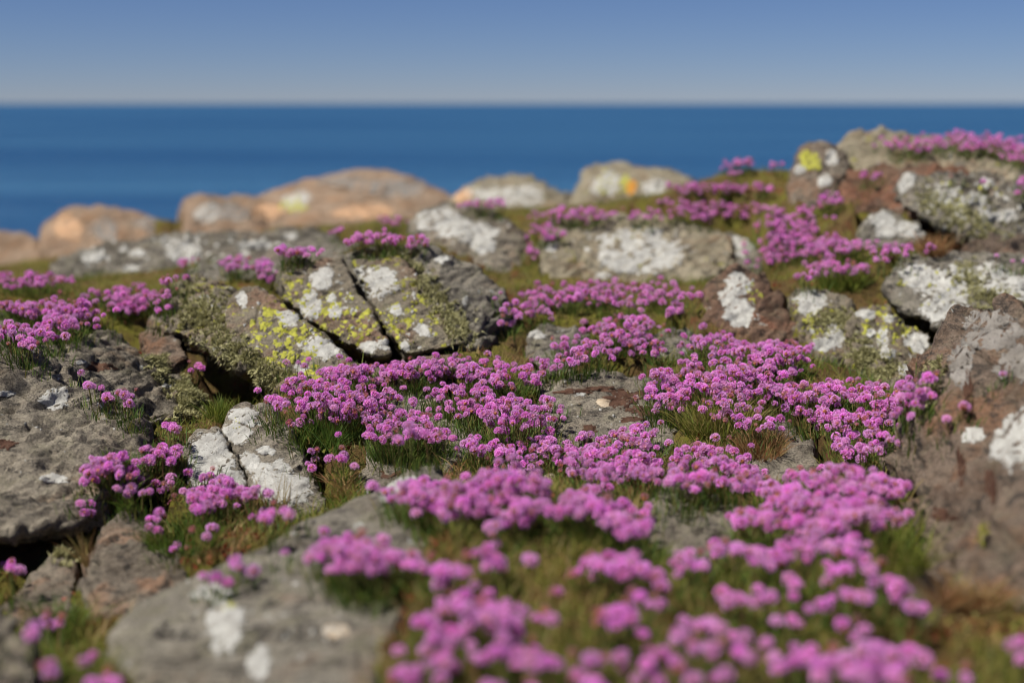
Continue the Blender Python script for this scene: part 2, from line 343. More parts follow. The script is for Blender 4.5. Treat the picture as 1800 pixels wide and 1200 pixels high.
# key: (top outline, buried base, free lower edge, thickness, drop, voxel, smoothing, roughness, material)
ROCKS = {
 'boulder_left': dict(top=[(-260, 600, 3.05), (0, 612, 2.95), (60, 622, 2.92), (140, 652, 2.85), (200, 698, 2.78), (250, 738, 2.7), (285, 785, 2.62), (-300, 760, 2.5), (60, 760, 2.55)],
    base=[(268, 812, 2.55), (205, 872, 2.42)], edge=[(120, 925, 2.26), (0, 942, 2.2), (-300, 935, 2.2)], th=0.5, drop=0.05, vox=0.009, sm=10, amp=1.1, mat='grey',
    label='large grey boulder with a few oval white lichen spots beside dark hollow'),
 'boulder_left_back': dict(top=[(-200, 548, 3.6), (0, 550, 3.55), (100, 560, 3.5), (180, 578, 3.45), (290, 640, 3.3), (348, 690, 3.2), (364, 722, 3.12)],
    base=[(300, 752, 2.98), (250, 735, 2.9), (100, 640, 3.0), (-200, 610, 3.1)], edge=[], th=0.35, drop=0.1, vox=0.009, sm=10, amp=0.9, mat='grey',
    label='grey boulder with shaggy green lichen along its end, behind the large spotted boulder'),
 'fragment_dark': dict(top=[(252, 592, 3.42), (275, 560, 3.5), (300, 562, 3.5), (322, 590, 3.42)], base=[(330, 625, 3.3), (290, 640, 3.28), (258, 615, 3.35)], edge=[], th=0.15, drop=0.05, vox=0.008, sm=4, amp=0.6, mat='brown',
    label='small dark rock fragment wedged beside the split lichen outcrop'),
 'white_slab_left': dict(part='white_rock', top=[(330, 772, 2.68), (348, 754, 2.72), (386, 753, 2.72), (404, 782, 2.68), (430, 824, 2.6), (443, 850, 2.55)],
    base=[(428, 872, 2.5), (380, 884, 2.5), (328, 852, 2.55), (320, 812, 2.6)], edge=[], th=0.13, drop=0.05, vox=0.0055, sm=3, amp=0.5, mat='flat'),
 'white_slab_right': dict(part='white_rock', top=[(393, 760, 2.72), (404, 724, 2.78), (432, 708, 2.8), (472, 713, 2.8), (514, 758, 2.7), (550, 815, 2.62), (574, 865, 2.55)],
    base=[(579, 895, 2.48), (530, 914, 2.42), (480, 898, 2.44)], edge=[(440, 852, 2.53), (413, 800, 2.62)], th=0.18, drop=0.05, vox=0.0055, sm=3, amp=0.5, mat='flat'),
 'stone_front': dict(top=[(146, 990, 2.2), (184, 922, 2.3), (225, 890, 2.36), (270, 906, 2.33), (303, 950, 2.25), (338, 1010, 2.12)],
    base=[(322, 1052, 2.03), (230, 1090, 1.97), (166, 1085, 1.98), (146, 1036, 2.05)], edge=[], th=0.2, drop=0.05, vox=0.006, sm=1, amp=0.5, mat='pink',
    label='pinkish grey pointed stone in the turf beside the big blurred slab'),
 'stone_front_small': dict(top=[(22, 1050, 2.1), (58, 998, 2.2), (100, 965, 2.26), (124, 974, 2.26), (132, 1010, 2.16)],
    base=[(130, 1076, 2.02), (106, 1120, 1.95), (38, 1110, 1.98), (9, 1072, 2.05)], edge=[], th=0.18, drop=0.05, vox=0.006, sm=1, amp=0.5, mat='pink',
    label='small orange brown stone below the dark hollow of the large boulder'),
 'corner_rock': dict(top=[(-160, 1060, 1.62), (0, 1072, 1.58), (32, 1085, 1.58), (64, 1136, 1.52), (80, 1210, 1.45)], base=[(66, 1270, 1.4), (-160, 1270, 1.4)], edge=[], th=0.2, drop=0.1, vox=0.008, sm=6, amp=0.8, mat='grey',
    label='dark grey rock with a bare rounded edge next to the orange brown stone'),
 'front_slab': dict(top=[(185, 1120, 1.68), (208, 1088, 1.72), (243, 1062, 1.76), (350, 1024, 1.83), (470, 978, 1.9), (550, 938, 1.98), (620, 907, 2.05), (690, 857, 2.18), (742, 816, 2.32), (778, 818, 2.33)],
    base=[(196, 1168, 1.62), (258, 1235, 1.52), (400, 1340, 1.37), (640, 1300, 1.4), (690, 1110, 1.6), (700, 960, 1.88), (800, 862, 2.2)], edge=[], th=0.2, drop=0.12, vox=0.009, sm=3, amp=0.42, mat='greyb',
    label='long pale grey slab with blurred white lichen spots sloping under pink thrift'),
 'boulder_right': dict(top=[(1586, 800, 2.5), (1634, 690, 2.6), (1648, 610, 2.66), (1684, 549, 2.68), (1725, 534, 2.64), (1800, 538, 2.5), (2050, 560, 2.1)],
    base=[(1596, 905, 2.2), (1618, 990, 2.0), (1700, 1050, 1.80), (1800, 1068, 1.70), (2050, 1090, 1.6)], edge=[], th=0.45, drop=0.1, vox=0.009, sm=4, amp=1.5, mat='brown',
    label='big brown weathered boulder with one large white lichen patch on its side'),
 'stone_right_small': dict(top=[(1588, 1015, 1.74), (1612, 990, 1.77), (1648, 1005, 1.75), (1660, 1030, 1.72)], base=[(1590, 1055, 1.67), (1625, 1085, 1.63), (1664, 1060, 1.66)], edge=[], th=0.08, drop=0.03, vox=0.006, sm=4, amp=0.5, mat='brown',
    label='small grey brown stone in the grass at the foot of the brown boulder'),
 # the split outcrop: five slabs parted by dark cracks
 'out_body': dict(part='split_outcrop', top=[(560, 448, 3.78), (640, 434, 3.78), (700, 428, 3.76), (770, 437, 3.74), (842, 468, 3.70), (888, 513, 3.62), (896, 545, 3.56), (520, 480, 3.85)],
    base=[(858, 602, 3.36), (828, 616, 3.28)], edge=[(700, 660, 3.42), (520, 640, 3.52)], th=0.45, drop=0.1, vox=0.009, sm=7, amp=0.9, mat='greyb'),
 'out_left': dict(part='split_outcrop', top=face([(393, 550), (408, 515), (430, 500), (459, 505), (502, 557), (559, 596), (609, 632), (647, 655)], -0.07), base=face([(605, 674), (520, 682)], -0.07), edge=face([(448, 642), (407, 602)], -0.07), th=0.22, drop=0.03, vox=0.0065, sm=3, amp=0.5, mat='hero'),
 'out_mid': dict(part='split_outcrop', top=face([(492, 500), (493, 476), (518, 458), (600, 451), (610, 482), (649, 546), (685, 608)]), base=[], edge=face([(688, 623), (660, 629), (602, 599), (543, 563), (504, 527)]), th=0.2, drop=0.03, vox=0.0065, sm=3, amp=0.5, mat='hero'),
 'out_right': dict(part='split_outcrop', top=face([(624, 474), (616, 453), (702, 447), (748, 501), (794, 568), (822, 602)]), base=[], edge=face([(776, 612), (712, 624), (700, 606), (664, 544)]), th=0.2, drop=0.03, vox=0.0065, sm=3, amp=0.5, mat='hero'),
 'out_foot': dict(part='split_outcrop', top=[(640, 652, 3.12), (690, 640, 3.17), (760, 626, 3.2), (800, 620, 3.22)], base=[(800, 645, 3.12), (720, 665, 3.05), (640, 675, 3.02)], edge=[], th=0.1, drop=0.05, vox=0.0065, sm=3, amp=0.4, mat='hero'),
 'out_shaggy': dict(part='split_outcrop', top=[(296, 508, 3.62), (342, 486, 3.66), (396, 520, 3.5), (414, 592, 3.2), (452, 648, 3.1), (512, 684, 3.02)], base=[],
    edge=[(486, 688, 3.04), (445, 640, 3.12), (385, 612, 3.2), (325, 592, 3.3), (275, 570, 3.45)], th=0.25, drop=0.0, vox=0.008, sm=4, amp=0.9, mat='hero'),
 # right middle
 'stone_red': dict(top=[(1233, 525, 3.7), (1254, 488, 3.78), (1295, 466, 3.82), (1338, 482, 3.8), (1375, 523, 3.7), (1405, 575, 3.6)], base=[(1410, 618, 3.5), (1340, 604, 3.5), (1285, 586, 3.55), (1243, 557, 3.62)], edge=[], th=0.25, drop=0.05, vox=0.008, sm=4, amp=0.7, mat='red',
    label='reddish rounded rock capped with two white lichen patches'),
 'stone_mid_a': dict(top=[(1380, 515, 3.7), (1398, 497, 3.75), (1426, 498, 3.75), (1470, 511, 3.72), (1504, 527, 3.7), (1500, 575, 3.6)], base=[(1478, 644, 3.42), (1435, 634, 3.42), (1398, 572, 3.55)], edge=[], th=0.25, drop=0.05, vox=0.008, sm=3, amp=0.6, mat='hero',
    label='upright lichen covered rock right of the reddish one, dark cleft between'),
 'stone_mid_b': dict(top=[(1486, 570, 3.55), (1513, 537, 3.65), (1546, 536, 3.65), (1592, 557, 3.6), (1642, 600, 3.5)], base=[(1642, 655, 3.35), (1600, 694, 3.25), (1540, 674, 3.3), (1476, 648, 3.38)], edge=[], th=0.25, drop=0.05, vox=0.008, sm=3, amp=0.8, mat='hero',
    label='low rock mottled with white and yellow lichen under a dark overhang'),
 'stone_mid_c': dict(top=[(1558, 505, 3.75), (1588, 452, 3.9), (1660, 444, 3.95), (1760, 451, 3.95), (2000, 470, 3.9)], base=[], edge=[(1568, 537, 3.66), (1620, 563, 3.56), (1668, 586, 3.48), (1720, 604, 3.4), (2000, 640, 3.4)], th=0.35, drop=0.0, vox=0.009, sm=5, amp=0.9, mat='greyb',
    label='broad pale rock crusted white and olive above the dark overhang'),
 # upper right outcrop
 'knob': dict(top=[(1386, 320, 4.9), (1406, 262, 5.0), (1450, 253, 5.0), (1490, 269, 4.95), (1496, 310, 4.9)], base=[(1492, 348, 4.8), (1440, 368, 4.7), (1393, 358, 4.75)], edge=[], th=0.3, drop=0.05, vox=0.011, sm=4, amp=0.9, mat='pink',
    label='rounded knob of rock with bright yellow lichen against the sea'),
 'ridge_top': dict(top=[(1452, 262, 5.2), (1498, 231, 5.3), (1580, 227, 5.3), (1650, 240, 5.25), (1800, 270, 5.1), (2050, 300, 5.1)], base=[(1490, 312, 4.9), (1580, 312, 4.8), (1700, 300, 4.75), (2050, 350, 4.7)], edge=[], th=0.6, drop=0.2, vox=0.013, sm=6, amp=1.0, mat='pale',
    label='olive topped ridge of rock carrying the highest row of thrift'),
 'red_ledge': dict(top=[(1490, 298, 4.85), (1560, 290, 4.8), (1670, 290, 4.7), (1735, 312, 4.6)], base=[(1480, 352, 4.7), (1560, 352, 4.6), (1600, 372, 4.5), (1680, 350, 4.5)], edge=[], th=0.3, drop=0.1, vox=0.010, sm=3, amp=1.1, mat='red',
    label='reddish brown layered ledge below the olive topped ridge'),
 'overhang': dict(top=[(1573, 335, 4.55), (1600, 304, 4.65), (1690, 296, 4.65), (1742, 309, 4.55), (1800, 342, 4.45), (2050, 420, 4.3)], base=[], edge=[(1588, 368, 4.47), (1640, 386, 4.37), (1720, 424, 4.25), (1800, 446, 4.18), (2050, 500, 4.1)], th=0.4, drop=0.0, vox=0.010, sm=4, amp=1.3, mat='greyb',
    label='jutting lichen hung slab with a black shadow beneath it'),
 'white_lump': dict(top=[(1503, 396, 4.4), (1529, 367, 4.5), (1570, 365, 4.5), (1612, 386, 4.45), (1634, 412, 4.38)], base=[(1622, 428, 4.32), (1560, 438, 4.3), (1512, 423, 4.33)], edge=[], th=0.2, drop=0.05, vox=0.009, sm=4, amp=0.7, mat='greyb',
    label='whitish lump of rock with thrift at its foot below the jutting slab'),
 'brown_lump': dict(top=[(1688, 428, 4.2), (1730, 402, 4.3), (1790, 412, 4.25), (1900, 430, 4.2)], base=[(1700, 448, 4.1), (1780, 466, 4.05), (1900, 480, 4.0)], edge=[], th=0.2, drop=0.05, vox=0.009, sm=3, amp=0.8, mat='brown',
    label='low brown rock in the shadow beneath the jutting slab'),
 # middle distance
 'mid_white': dict(top=[(722, 394, 4.9), (743, 365, 5.0), (790, 357, 5.05), (852, 365, 5.0), (907, 388, 4.9), (936, 430, 4.75), (930, 465, 4.6)], base=[(880, 484, 4.5), (868, 452, 4.6), (760, 430, 4.75), (724, 414, 4.82)], edge=[], th=0.4, drop=0.1, vox=0.011, sm=6, amp=0.9, mat='grey',
    label='rounded grey rock with a broad white lichen flank behind the split outcrop'),
 'mid_round': dict(top=[(943, 432, 4.7), (973, 389, 4.85), (1060, 381, 4.9), (1150, 377, 4.9), (1222, 392, 4.85), (1288, 418, 4.75)], base=[(1292, 462, 4.55), (1236, 493, 4.4), (1140, 498, 4.38), (1050, 495, 4.4), (963, 488, 4.42)], edge=[], th=0.4, drop=0.1, vox=0.011, sm=5, amp=0.9, mat='pale',
    label='wide tan rock with one great round white lichen rosette'),
 'mid_slab': dict(top=[(1200, 402, 4.95), (1262, 398, 4.98), (1322, 420, 4.85), (1348, 460, 4.65)], base=[(1335, 480, 4.5), (1296, 486, 4.48)], edge=[], th=0.3, drop=0.1, vox=0.011, sm=5, amp=0.7, mat='greyb',
    label='tilted grey slab leaning between wide tan rock and thrift bank'),
 'low_outcrop': dict(top=[(92, 477, 5.2), (130, 447, 5.35), (260, 422, 5.5), (400, 405, 5.6), (520, 399, 5.6), (592, 412, 5.5)], base=[(604, 442, 5.2), (450, 452, 5.1), (300, 472, 5.0), (118, 492, 5.0)], edge=[], th=0.6, drop=0.15, vox=0.013, sm=6, amp=1.3, mat='greyb',
    label='low blurred grey outcrop spotted with pale lichen in front of orange rocks'),
 'back_mound': dict(top=[(320, 478, 4.4), (420, 452, 4.6), (560, 418, 4.9), (640, 424, 4.8)], base=[(606, 448, 4.4), (480, 494, 4.1), (345, 500, 4.15)], edge=[], th=0.4, drop=0.1, vox=0.011, sm=6, amp=0.9, mat='greyb',
    label='grey green mound of rock with thrift on it adjoining the split outcrop'),
 # far rocks in front of the sea
 'far_a': dict(top=[(70, 420, 8), (83, 385, 8.1), (115, 363, 8.2), (175, 358, 8.2), (250, 373, 8.1), (322, 405, 8)], base=[(335, 445, 7.6), (200, 455, 7.4), (78, 455, 7.5)], edge=[], th=0.8, drop=0.3, vox=0.018, sm=14, amp=0.9, mat='orange',
    label='far orange rock with rounded top between low rock and grey knob'),
 'far_b': dict(top=[(-120, 415, 8.5), (20, 406, 8.6), (60, 413, 8.5), (88, 440, 8.3)], base=[(84, 470, 7.8), (-120, 475, 7.8)], edge=[], th=0.8, drop=0.3, vox=0.018, sm=14, amp=0.9, mat='orange',
    label='lowest far brownish rock at the water left of the orange rock'),
 'far_c': dict(top=[(314, 385, 8.3), (322, 352, 8.4), (350, 340, 8.4), (420, 348, 8.5), (470, 350, 8.5)], base=[(470, 415, 7.7), (326, 415, 7.6)], edge=[], th=0.8, drop=0.3, vox=0.016, sm=8, amp=1.0, mat='orange',
    label='far grey orange knob joined to the largest orange dome'),
 'far_d': dict(top=[(408, 362, 8.5), (480, 338, 8.7), (530, 314, 8.9), (600, 299, 9), (680, 298, 9), (747, 320, 8.8), (805, 350, 8.5)], base=[(805, 405, 7.8), (600, 415, 7.5), (428, 408, 7.8)], edge=[], th=1.0, drop=0.4, vox=0.02, sm=14, amp=0.9, mat='orange',
    label='largest far orange rock dome rising against the blue sea'),
 'far_e': dict(top=[(788, 352, 7.8), (840, 317, 8), (930, 311, 8), (972, 327, 7.9), (1012, 345, 7.8)], base=[(1012, 380, 7.2), (798, 390, 7.2)], edge=[], th=0.7, drop=0.3, vox=0.016, sm=5, amp=1.2, mat='pale',
    label='far pale rock low against the sea beside the orange dome'),
 'far_f': dict(top=[(1003, 345, 7), (1033, 294, 7.2), (1065, 283, 7.2), (1120, 289, 7.2), (1172, 299, 7.1), (1219, 315, 7)], base=[(1224, 370, 6.3), (1018, 385, 6.3)], edge=[], th=0.6, drop=0.3, vox=0.015, sm=4, amp=1.3, mat='pale',
    label='far yellowish grey rock with a bright orange lichen spot'),
 # flat slabs in the turf
 'slab_centre': dict(top=[(958, 690, 3.0), (1000, 664, 3.1), (1060, 652, 3.16), (1122, 656, 3.16), (1164, 688, 3.05), (1196, 740, 2.9)], base=[(1184, 795, 2.70), (1080, 815, 2.64), (968, 795, 2.70), (928, 742, 2.85)], edge=[], th=0.12, drop=0.05, vox=0.0065, sm=6, amp=0.6, mat='flat',
    label='flat grey slab with dark brown moss streaks in the middle of the thrift'),
 'slab_left': dict(top=[(678, 703, 3.0), (740, 688, 3.06), (802, 706, 3.0)], base=[(845, 772, 2.78), (795, 830, 2.58), (700, 840, 2.56), (640, 820, 2.62), (640, 760, 2.8)], edge=[], th=0.1, drop=0.05, vox=0.0065, sm=6, amp=0.6, mat='flat',
    label='flat grey slab lying between the two densest thrift cushions'),
 'stone_moss': dict(top=[(626, 832, 2.60), (658, 803, 2.68), (722, 803, 2.68), (742, 825, 2.62)], base=[(738, 856, 2.5), (660, 876, 2.45), (628, 860, 2.5)], edge=[], th=0.1, drop=0.05, vox=0.006, sm=4, amp=0.6, mat='flat',
    label='small grey stone topped with a round brown moss pad'),
 'slab_streaked': dict(top=[(1330, 745, 2.83), (1382, 746, 2.85), (1424, 788, 2.72)], base=[(1440, 818, 2.62), (1404, 850, 2.53), (1330, 855, 2.52), (1300, 800, 2.68)], edge=[], th=0.12, drop=0.05, vox=0.0065, sm=6, amp=0.6, mat='flat',
    label='grey streaked slab sloping between two thrift banks with brown withered tuft'),
 'slab_blurred': dict(top=[(1141, 872, 2.27), (1163, 843, 2.34), (1222, 853, 2.32), (1304, 882, 2.24)], base=[(1322, 908, 2.18), (1275, 965, 2.02), (1190, 990, 1.95), (1140, 955, 2.02)], edge=[], th=0.12, drop=0.05, vox=0.0065, sm=6, amp=0.6, mat='flat',
    label='soft focus grey slab poking out of the front thrift carpet'),
 'slab_low_a': dict(top=[(922, 592, 3.52), (950, 569, 3.62), (1000, 568, 3.62), (1038, 588, 3.56)], base=[(1034, 628, 3.35), (960, 645, 3.28), (922, 624, 3.38)], edge=[], th=0.12, drop=0.05, vox=0.008, sm=5, amp=0.6, mat='greyb',
    label='low pale slab with a white spot in the turf behind the thrift'),
 'slab_low_b': dict(top=[(1146, 592, 3.52), (1180, 574, 3.58), (1220, 588, 3.52)], base=[(1214, 634, 3.30), (1152, 630, 3.34)], edge=[], th=0.12, drop=0.05, vox=0.008, sm=5, amp=0.5, mat='greyb',
    label='low grey slab showing between two rear thrift clumps'),
 'slab_low_c': dict(top=[(932, 652, 3.22), (980, 636, 3.3), (1014, 652, 3.22)], base=[(1004, 684, 3.04), (938, 688, 3.04)], edge=[], th=0.1, drop=0.05, vox=0.007, sm=5, amp=0.5, mat='flat',
    label='small grey slab at the rear edge of the mossy flat slab'),
}

# ------------------------------------------------------------------ ground height from the contact points
ctrl = [(900, 1200, 1.45), (1300, 1200, 1.46), (1700, 1200, 1.5), (1050, 1080, 1.68), (1400, 1080, 1.68), (1700, 1100, 1.66), (900, 950, 1.92), (1100, 960, 1.93), (1400, 960, 1.98), (1560, 960, 1.92),
        (760, 900, 2.06), (850, 885, 2.10), (1050, 900, 2.12), (1450, 860, 2.22), (1560, 850, 2.2), (800, 1080, 1.63), (720, 1000, 1.78), (600, 990, 1.86),
        (820, 820, 2.62), (950, 860, 2.50), (1050, 850, 2.52), (1200, 850, 2.50), (1150, 800, 2.66), (900, 770, 2.78), (870, 720, 2.95), (1250, 760, 2.78), (1330, 700, 2.98), (1480, 740, 2.82), (1560, 780, 2.66), (1600, 720, 2.8),
        (600, 740, 2.88), (560, 800, 2.68), (600, 860, 2.5), (720, 770, 2.8), (760, 670, 3.1), (860, 670, 3.1), (960, 650, 3.22), (1100, 630, 3.3), (1250, 640, 3.25), (1420, 650, 3.2), (1550, 700, 3.05),
        (900, 600, 3.42), (1100, 560, 3.68), (1000, 545, 3.8), (1180, 545, 3.78), (1220, 500, 4.1), (930, 520, 4.0), (1450, 480, 4.15), (1520, 500, 4.0), (1350, 430, 4.55), (1300, 380, 5.0), (1200, 340, 5.6), (1350, 312, 5.2), (1290, 306, 5.35), (1290, 330, 5.1), (1430, 400, 4.6),
        (1600, 445, 4.12), (1650, 452, 4.02), (1560, 360, 4.6), (1700, 270, 4.95), (1790, 300, 4.7), (1800, 490, 3.98), (1960, 340, 4.8), (2150, 370, 4.8), (1960, 310, 5.5), (2200, 340, 5.6), (2100, 520, 3.9), (2300, 700, 2.8), (1700, 290, 6.2), (2000, 310, 6.4),
        (1000, 385, 5.3), (880, 372, 5.6), (700, 425, 4.95), (640, 405, 5.5), (480, 455, 4.75), (420, 475, 4.5), (250, 520, 4.2), (50, 510, 4.2), (150, 555, 3.75), (20, 600, 3.3), (220, 560, 3.8),
        (330, 760, 2.9), (400, 722, 2.98), (200, 880, 2.45), (300, 870, 2.48), (440, 930, 2.26), (380, 980, 2.12), (300, 900, 2.38), (480, 960, 2.16), (590, 900, 2.36), (20, 1010, 2.2), (60, 985, 2.28), (60, 1140, 1.92), (138, 1050, 2.16), (120, 1180, 1.80), (180, 1210, 1.72), (170, 1120, 1.9),
        (500, 400, 7.4), (900, 355, 7.3), (200, 460, 7.3), (1100, 350, 6.3), (0, 480, 6.5), (400, 425, 7.0)]
cp = [P(*c) for c in ctrl]
for k, r in ROCKS.items():
    for b in r['base']:
        q = P(*b)
        q[2] += 0.004
        cp.append(q)
    r['_th'] = r['th']
for x in (-9, -5.5, -3.2, 3.2, 5.5, 9):
    for y in (-3, 0, 2, 4, 6, 8.5):
        zz = -0.68 + (0.028 * max(y, 0) if x > 0 else -0.035 * max(0, y - 4)) + (0.16 if x > 0 else 0.0) * min(1, max(0, y - 1.5) / 2.5) + CAMZ
        cp.append(np.array((x, y, zz)))
for x in (-1.5, 0, 1.5):
    for y in (-3, -1, 0.3, 0.9):
        cp.append(np.array((x, y, CAMZ - 0.66)))
for q in [(330, 3.25), (380, 3.25), (430, 3.22), (470, 3.22), (340, 3.5), (400, 3.5), (460, 3.45), (420, 3.7), (300, 3.4)]:
    cp.append(np.array(((q[0] - 900) / FPX * q[1], q[1], CAMZ - 0.80)))       # the dark hollow under the outcrop
for q in [(1660, 4.5, 0.56), (1720, 4.4, 0.58), (1780, 4.4, 0.6), (1700, 4.65, 0.56), (1780, 4.65, 0.58), (1850, 4.5, 0.6),
          (1590, 3.72, 0.70), (1630, 3.62, 0.72), (1660, 3.55, 0.74), (1620, 3.85, 0.70), (1680, 3.75, 0.72)]:
    cp.append(np.array(((q[0] - 900) / FPX * q[1], q[1], CAMZ - q[2])))       # dark clefts under the overhangs
cp = np.array(cp)

def tps_fit(pts, lam=0.0004):
    n = len(pts)
    d = np.linalg.norm(pts[:, None, :2] - pts[None, :, :2], axis=2)
    K = np.where(d > 0, d * d * np.log(d + 1e-12), 0) + lam * np.eye(n)
    Q = np.c_[np.ones(n), pts[:, :2]]
    A = np.block([[K, Q], [Q.T, np.zeros((3, 3))]])
    return np.linalg.solve(A, np.r_[pts[:, 2], 0, 0, 0])
TW = tps_fit(cp)

def ground_z(xy):
    out = np.empty(len(xy))
    for s in range(0, len(xy), 8000):
        q = xy[s:s + 8000]
        qc = np.c_[np.clip(q[:, 0], -9, 9), np.clip(q[:, 1], -3, 9.0)]
        d = np.linalg.norm(qc[:, None, :] - cp[None, :, :2], axis=2)
        K = np.where(d > 0, d * d * np.log(d + 1e-12), 0)
        out[s:s + 8000] = K @ TW[:-3] + TW[-3] + qc @ TW[-2:]
    x, y = xy[:, 0], xy[:, 1]
    p3 = np.c_[xy, np.zeros(len(xy))]
    out += 0.012 * fbm(p3 * 7, 3) + 0.006 * fbm(p3 * 28 + 9, 2)
    out = np.minimum(out, CAMZ - 0.17 - 0.06 * np.clip(y - 5, 0, 4))
    # the headland falls away to the sea
    fall = np.clip((y - 8.2) / 8, 0, 1) ** 1.4
    side = np.clip((np.abs(x) - 14) / 14, 0, 1) ** 1.5
    out -= 11 * np.maximum(fall, side)
    return out

xs = np.unique(np.r_[np.linspace(-1.9, 1.9, 210), 1.9 + 26 * np.linspace(0, 1, 50) ** 2.2, -1.9 - 26 * np.linspace(0, 1, 50) ** 2.2])
ys = np.unique(np.r_[np.linspace(-16, 0.9, 40), np.linspace(0.9, 4.2, 200), np.linspace(4.2, 9, 110), 9 + 11 * np.linspace(0, 1, 30) ** 1.3])
# ------------------------------------------------------------------ rock meshes
OUTN = {}
def hull_object(key, r):
    pts = [P(*q) for q in r['top'] + r['base'] + r['edge']]
    allp = [np.array(q) for q in pts]
    for q in r['top'] + r['base'] + r['edge']:
        b = P(q[0], q[1], q[2] + r['th'])
        b[2] -= r['drop']
        allp.append(b)
    for q in r['base']:
        b = P(*q)
        b[2] -= 0.07
        allp.append(b)
    bm = bmesh.new()
    for q in allp:
        bm.verts.new(q)
    res = bmesh.ops.convex_hull(bm, input=bm.verts)
    dead = [v for v in bm.verts if not v.link_faces]
    bmesh.ops.delete(bm, geom=dead, context='VERTS')
    me = bpy.data.meshes.new('hull')
    bm.to_mesh(me)
    bm.free()
    o = bpy.data.objects.new('hull', me)
    col.objects.link(o)
    m = o.modifiers.new('r', 'REMESH')
    m.mode = 'VOXEL'
    m.voxel_size = r['vox']
    s = o.modifiers.new('s', 'SMOOTH')
    s.factor = 0.5
    s.iterations = r['sm']
    return o

hulls = {k: hull_object(k, r) for k, r in ROCKS.items()}
dg = bpy.context.evaluated_depsgraph_get()
RV = {}
for k, h in hulls.items():
    e = h.evaluated_get(dg)
    me = e.to_mesh()
    n = len(me.vertices)
    v = np.empty(n * 3, np.float32); me.vertices.foreach_get('co', v); v = v.reshape(-1, 3).astype(float)
    nr = np.empty(n * 3, np.float32); me.vertices.foreach_get('normal', nr); nr = nr.reshape(-1, 3).astype(float)
    me.calc_loop_triangles()
    tr = np.empty(len(me.loop_triangles) * 3, np.int32); me.loop_triangles.foreach_get('vertices', tr); tr = tr.reshape(-1, 3)
    e.to_mesh_clear()
    RV[k] = (v, nr, tr)
for h in hulls.values():
    m = h.data
    bpy.data.objects.remove(h)
    bpy.data.meshes.remove(m)

rotS = np.array(Matrix.Rotation(0.7, 3, 'Y') @ Matrix.Rotation(0.35, 3, 'X'))
def roughen(v, nr, amp, vox, seed):
    s = v + seed
    strat = (v @ rotS.T) * np.array((5.0, 11.0, 34.0)) + seed
    d = 0.022 * fbm(s * 5.5, 2) + 0.009 * fbm(s * 15, 3, 0.6)
    r = fbm(strat, 3, 0.65)
    d += 0.016 * (-np.abs(r) * 1.8 + 0.35)
    d += 0.005 * fbm(s * 48, 2, 0.6)
    pit = fbm(s * 30 + 11, 2)
    d -= 0.007 * np.clip((pit - 0.34) / 0.2, 0, 1)
    q = (v @ rotS.T)[:, 2] * 13 + 1.1 * fbm(s * 3.3 + 5, 2) + seed
    d += 0.026 * ((q - np.floor(q)) ** 2 - 0.33) * np.clip(0.6 + fbm(s * 2.1 + 50, 1), 0, 1)
    crack = np.abs(fbm(s * np.array((4.5, 4.5, 7.0)) + 40, 2))
    d -= 0.014 * np.clip(1 - crack / 0.04, 0, 1)
    return v + nr * (d * amp)[:, None]

off, ROFF = 0, {}
for ki, k in enumerate(ROCKS):
    v, nr, tr = RV[k]
    RV[k] = (roughen(v, nr, ROCKS[k]['amp'], ROCKS[k]['vox'], ki * 3.17), nr, tr)
    ROFF[k] = off
    off += len(v)
GX, GY = np.meshgrid(xs, ys)
gxy = np.c_[GX.ravel(), GY.ravel()]
gv = np.c_[gxy, ground_z(gxy)]
RT = BVHTree.FromPolygons([tuple(q) for k in ROCKS for q in RV[k][0]], [tuple(int(a) + o for a in f) for k, o in ROFF.items() for f in RV[k][2]])
near = np.where((np.abs(gv[:, 0]) < 3) & (gv[:, 1] > 1) & (gv[:, 1] < 10.5))[0]
for i in near:
    h = RT.ray_cast(Vector((gv[i, 0], gv[i, 1], 3.0)), Vector((0, 0, -1)), 20)
    if h[0] is not None and -0.012 < gv[i, 2] - h[0].z < 0.14:
        gv[i, 2] = h[0].z - 0.012          # soil stays under the rock it meets
nx, ny = len(xs), len(ys)
ii = (np.arange(ny - 1)[:, None] * nx + np.arange(nx - 1)[None, :]).ravel()
gf = np.c_[np.r_[ii, ii], np.r_[ii + 1, ii + nx + 1], np.r_[ii + nx + 1, ii + nx]]
ground = tag(link('ground', mesh_np('ground', gv, gf, mats=[M['ground']])), kind='structure')
sv = np.array([(-40000, -40000, -8.0), (40000, -40000, -8.0), (40000, 60000, -8.0), (-40000, 60000, -8.0)])
tag(link('water', mesh_np('water', sv, np.array([[0, 1, 2], [0, 2, 3]]), mats=[M['sea']])), kind='structure')

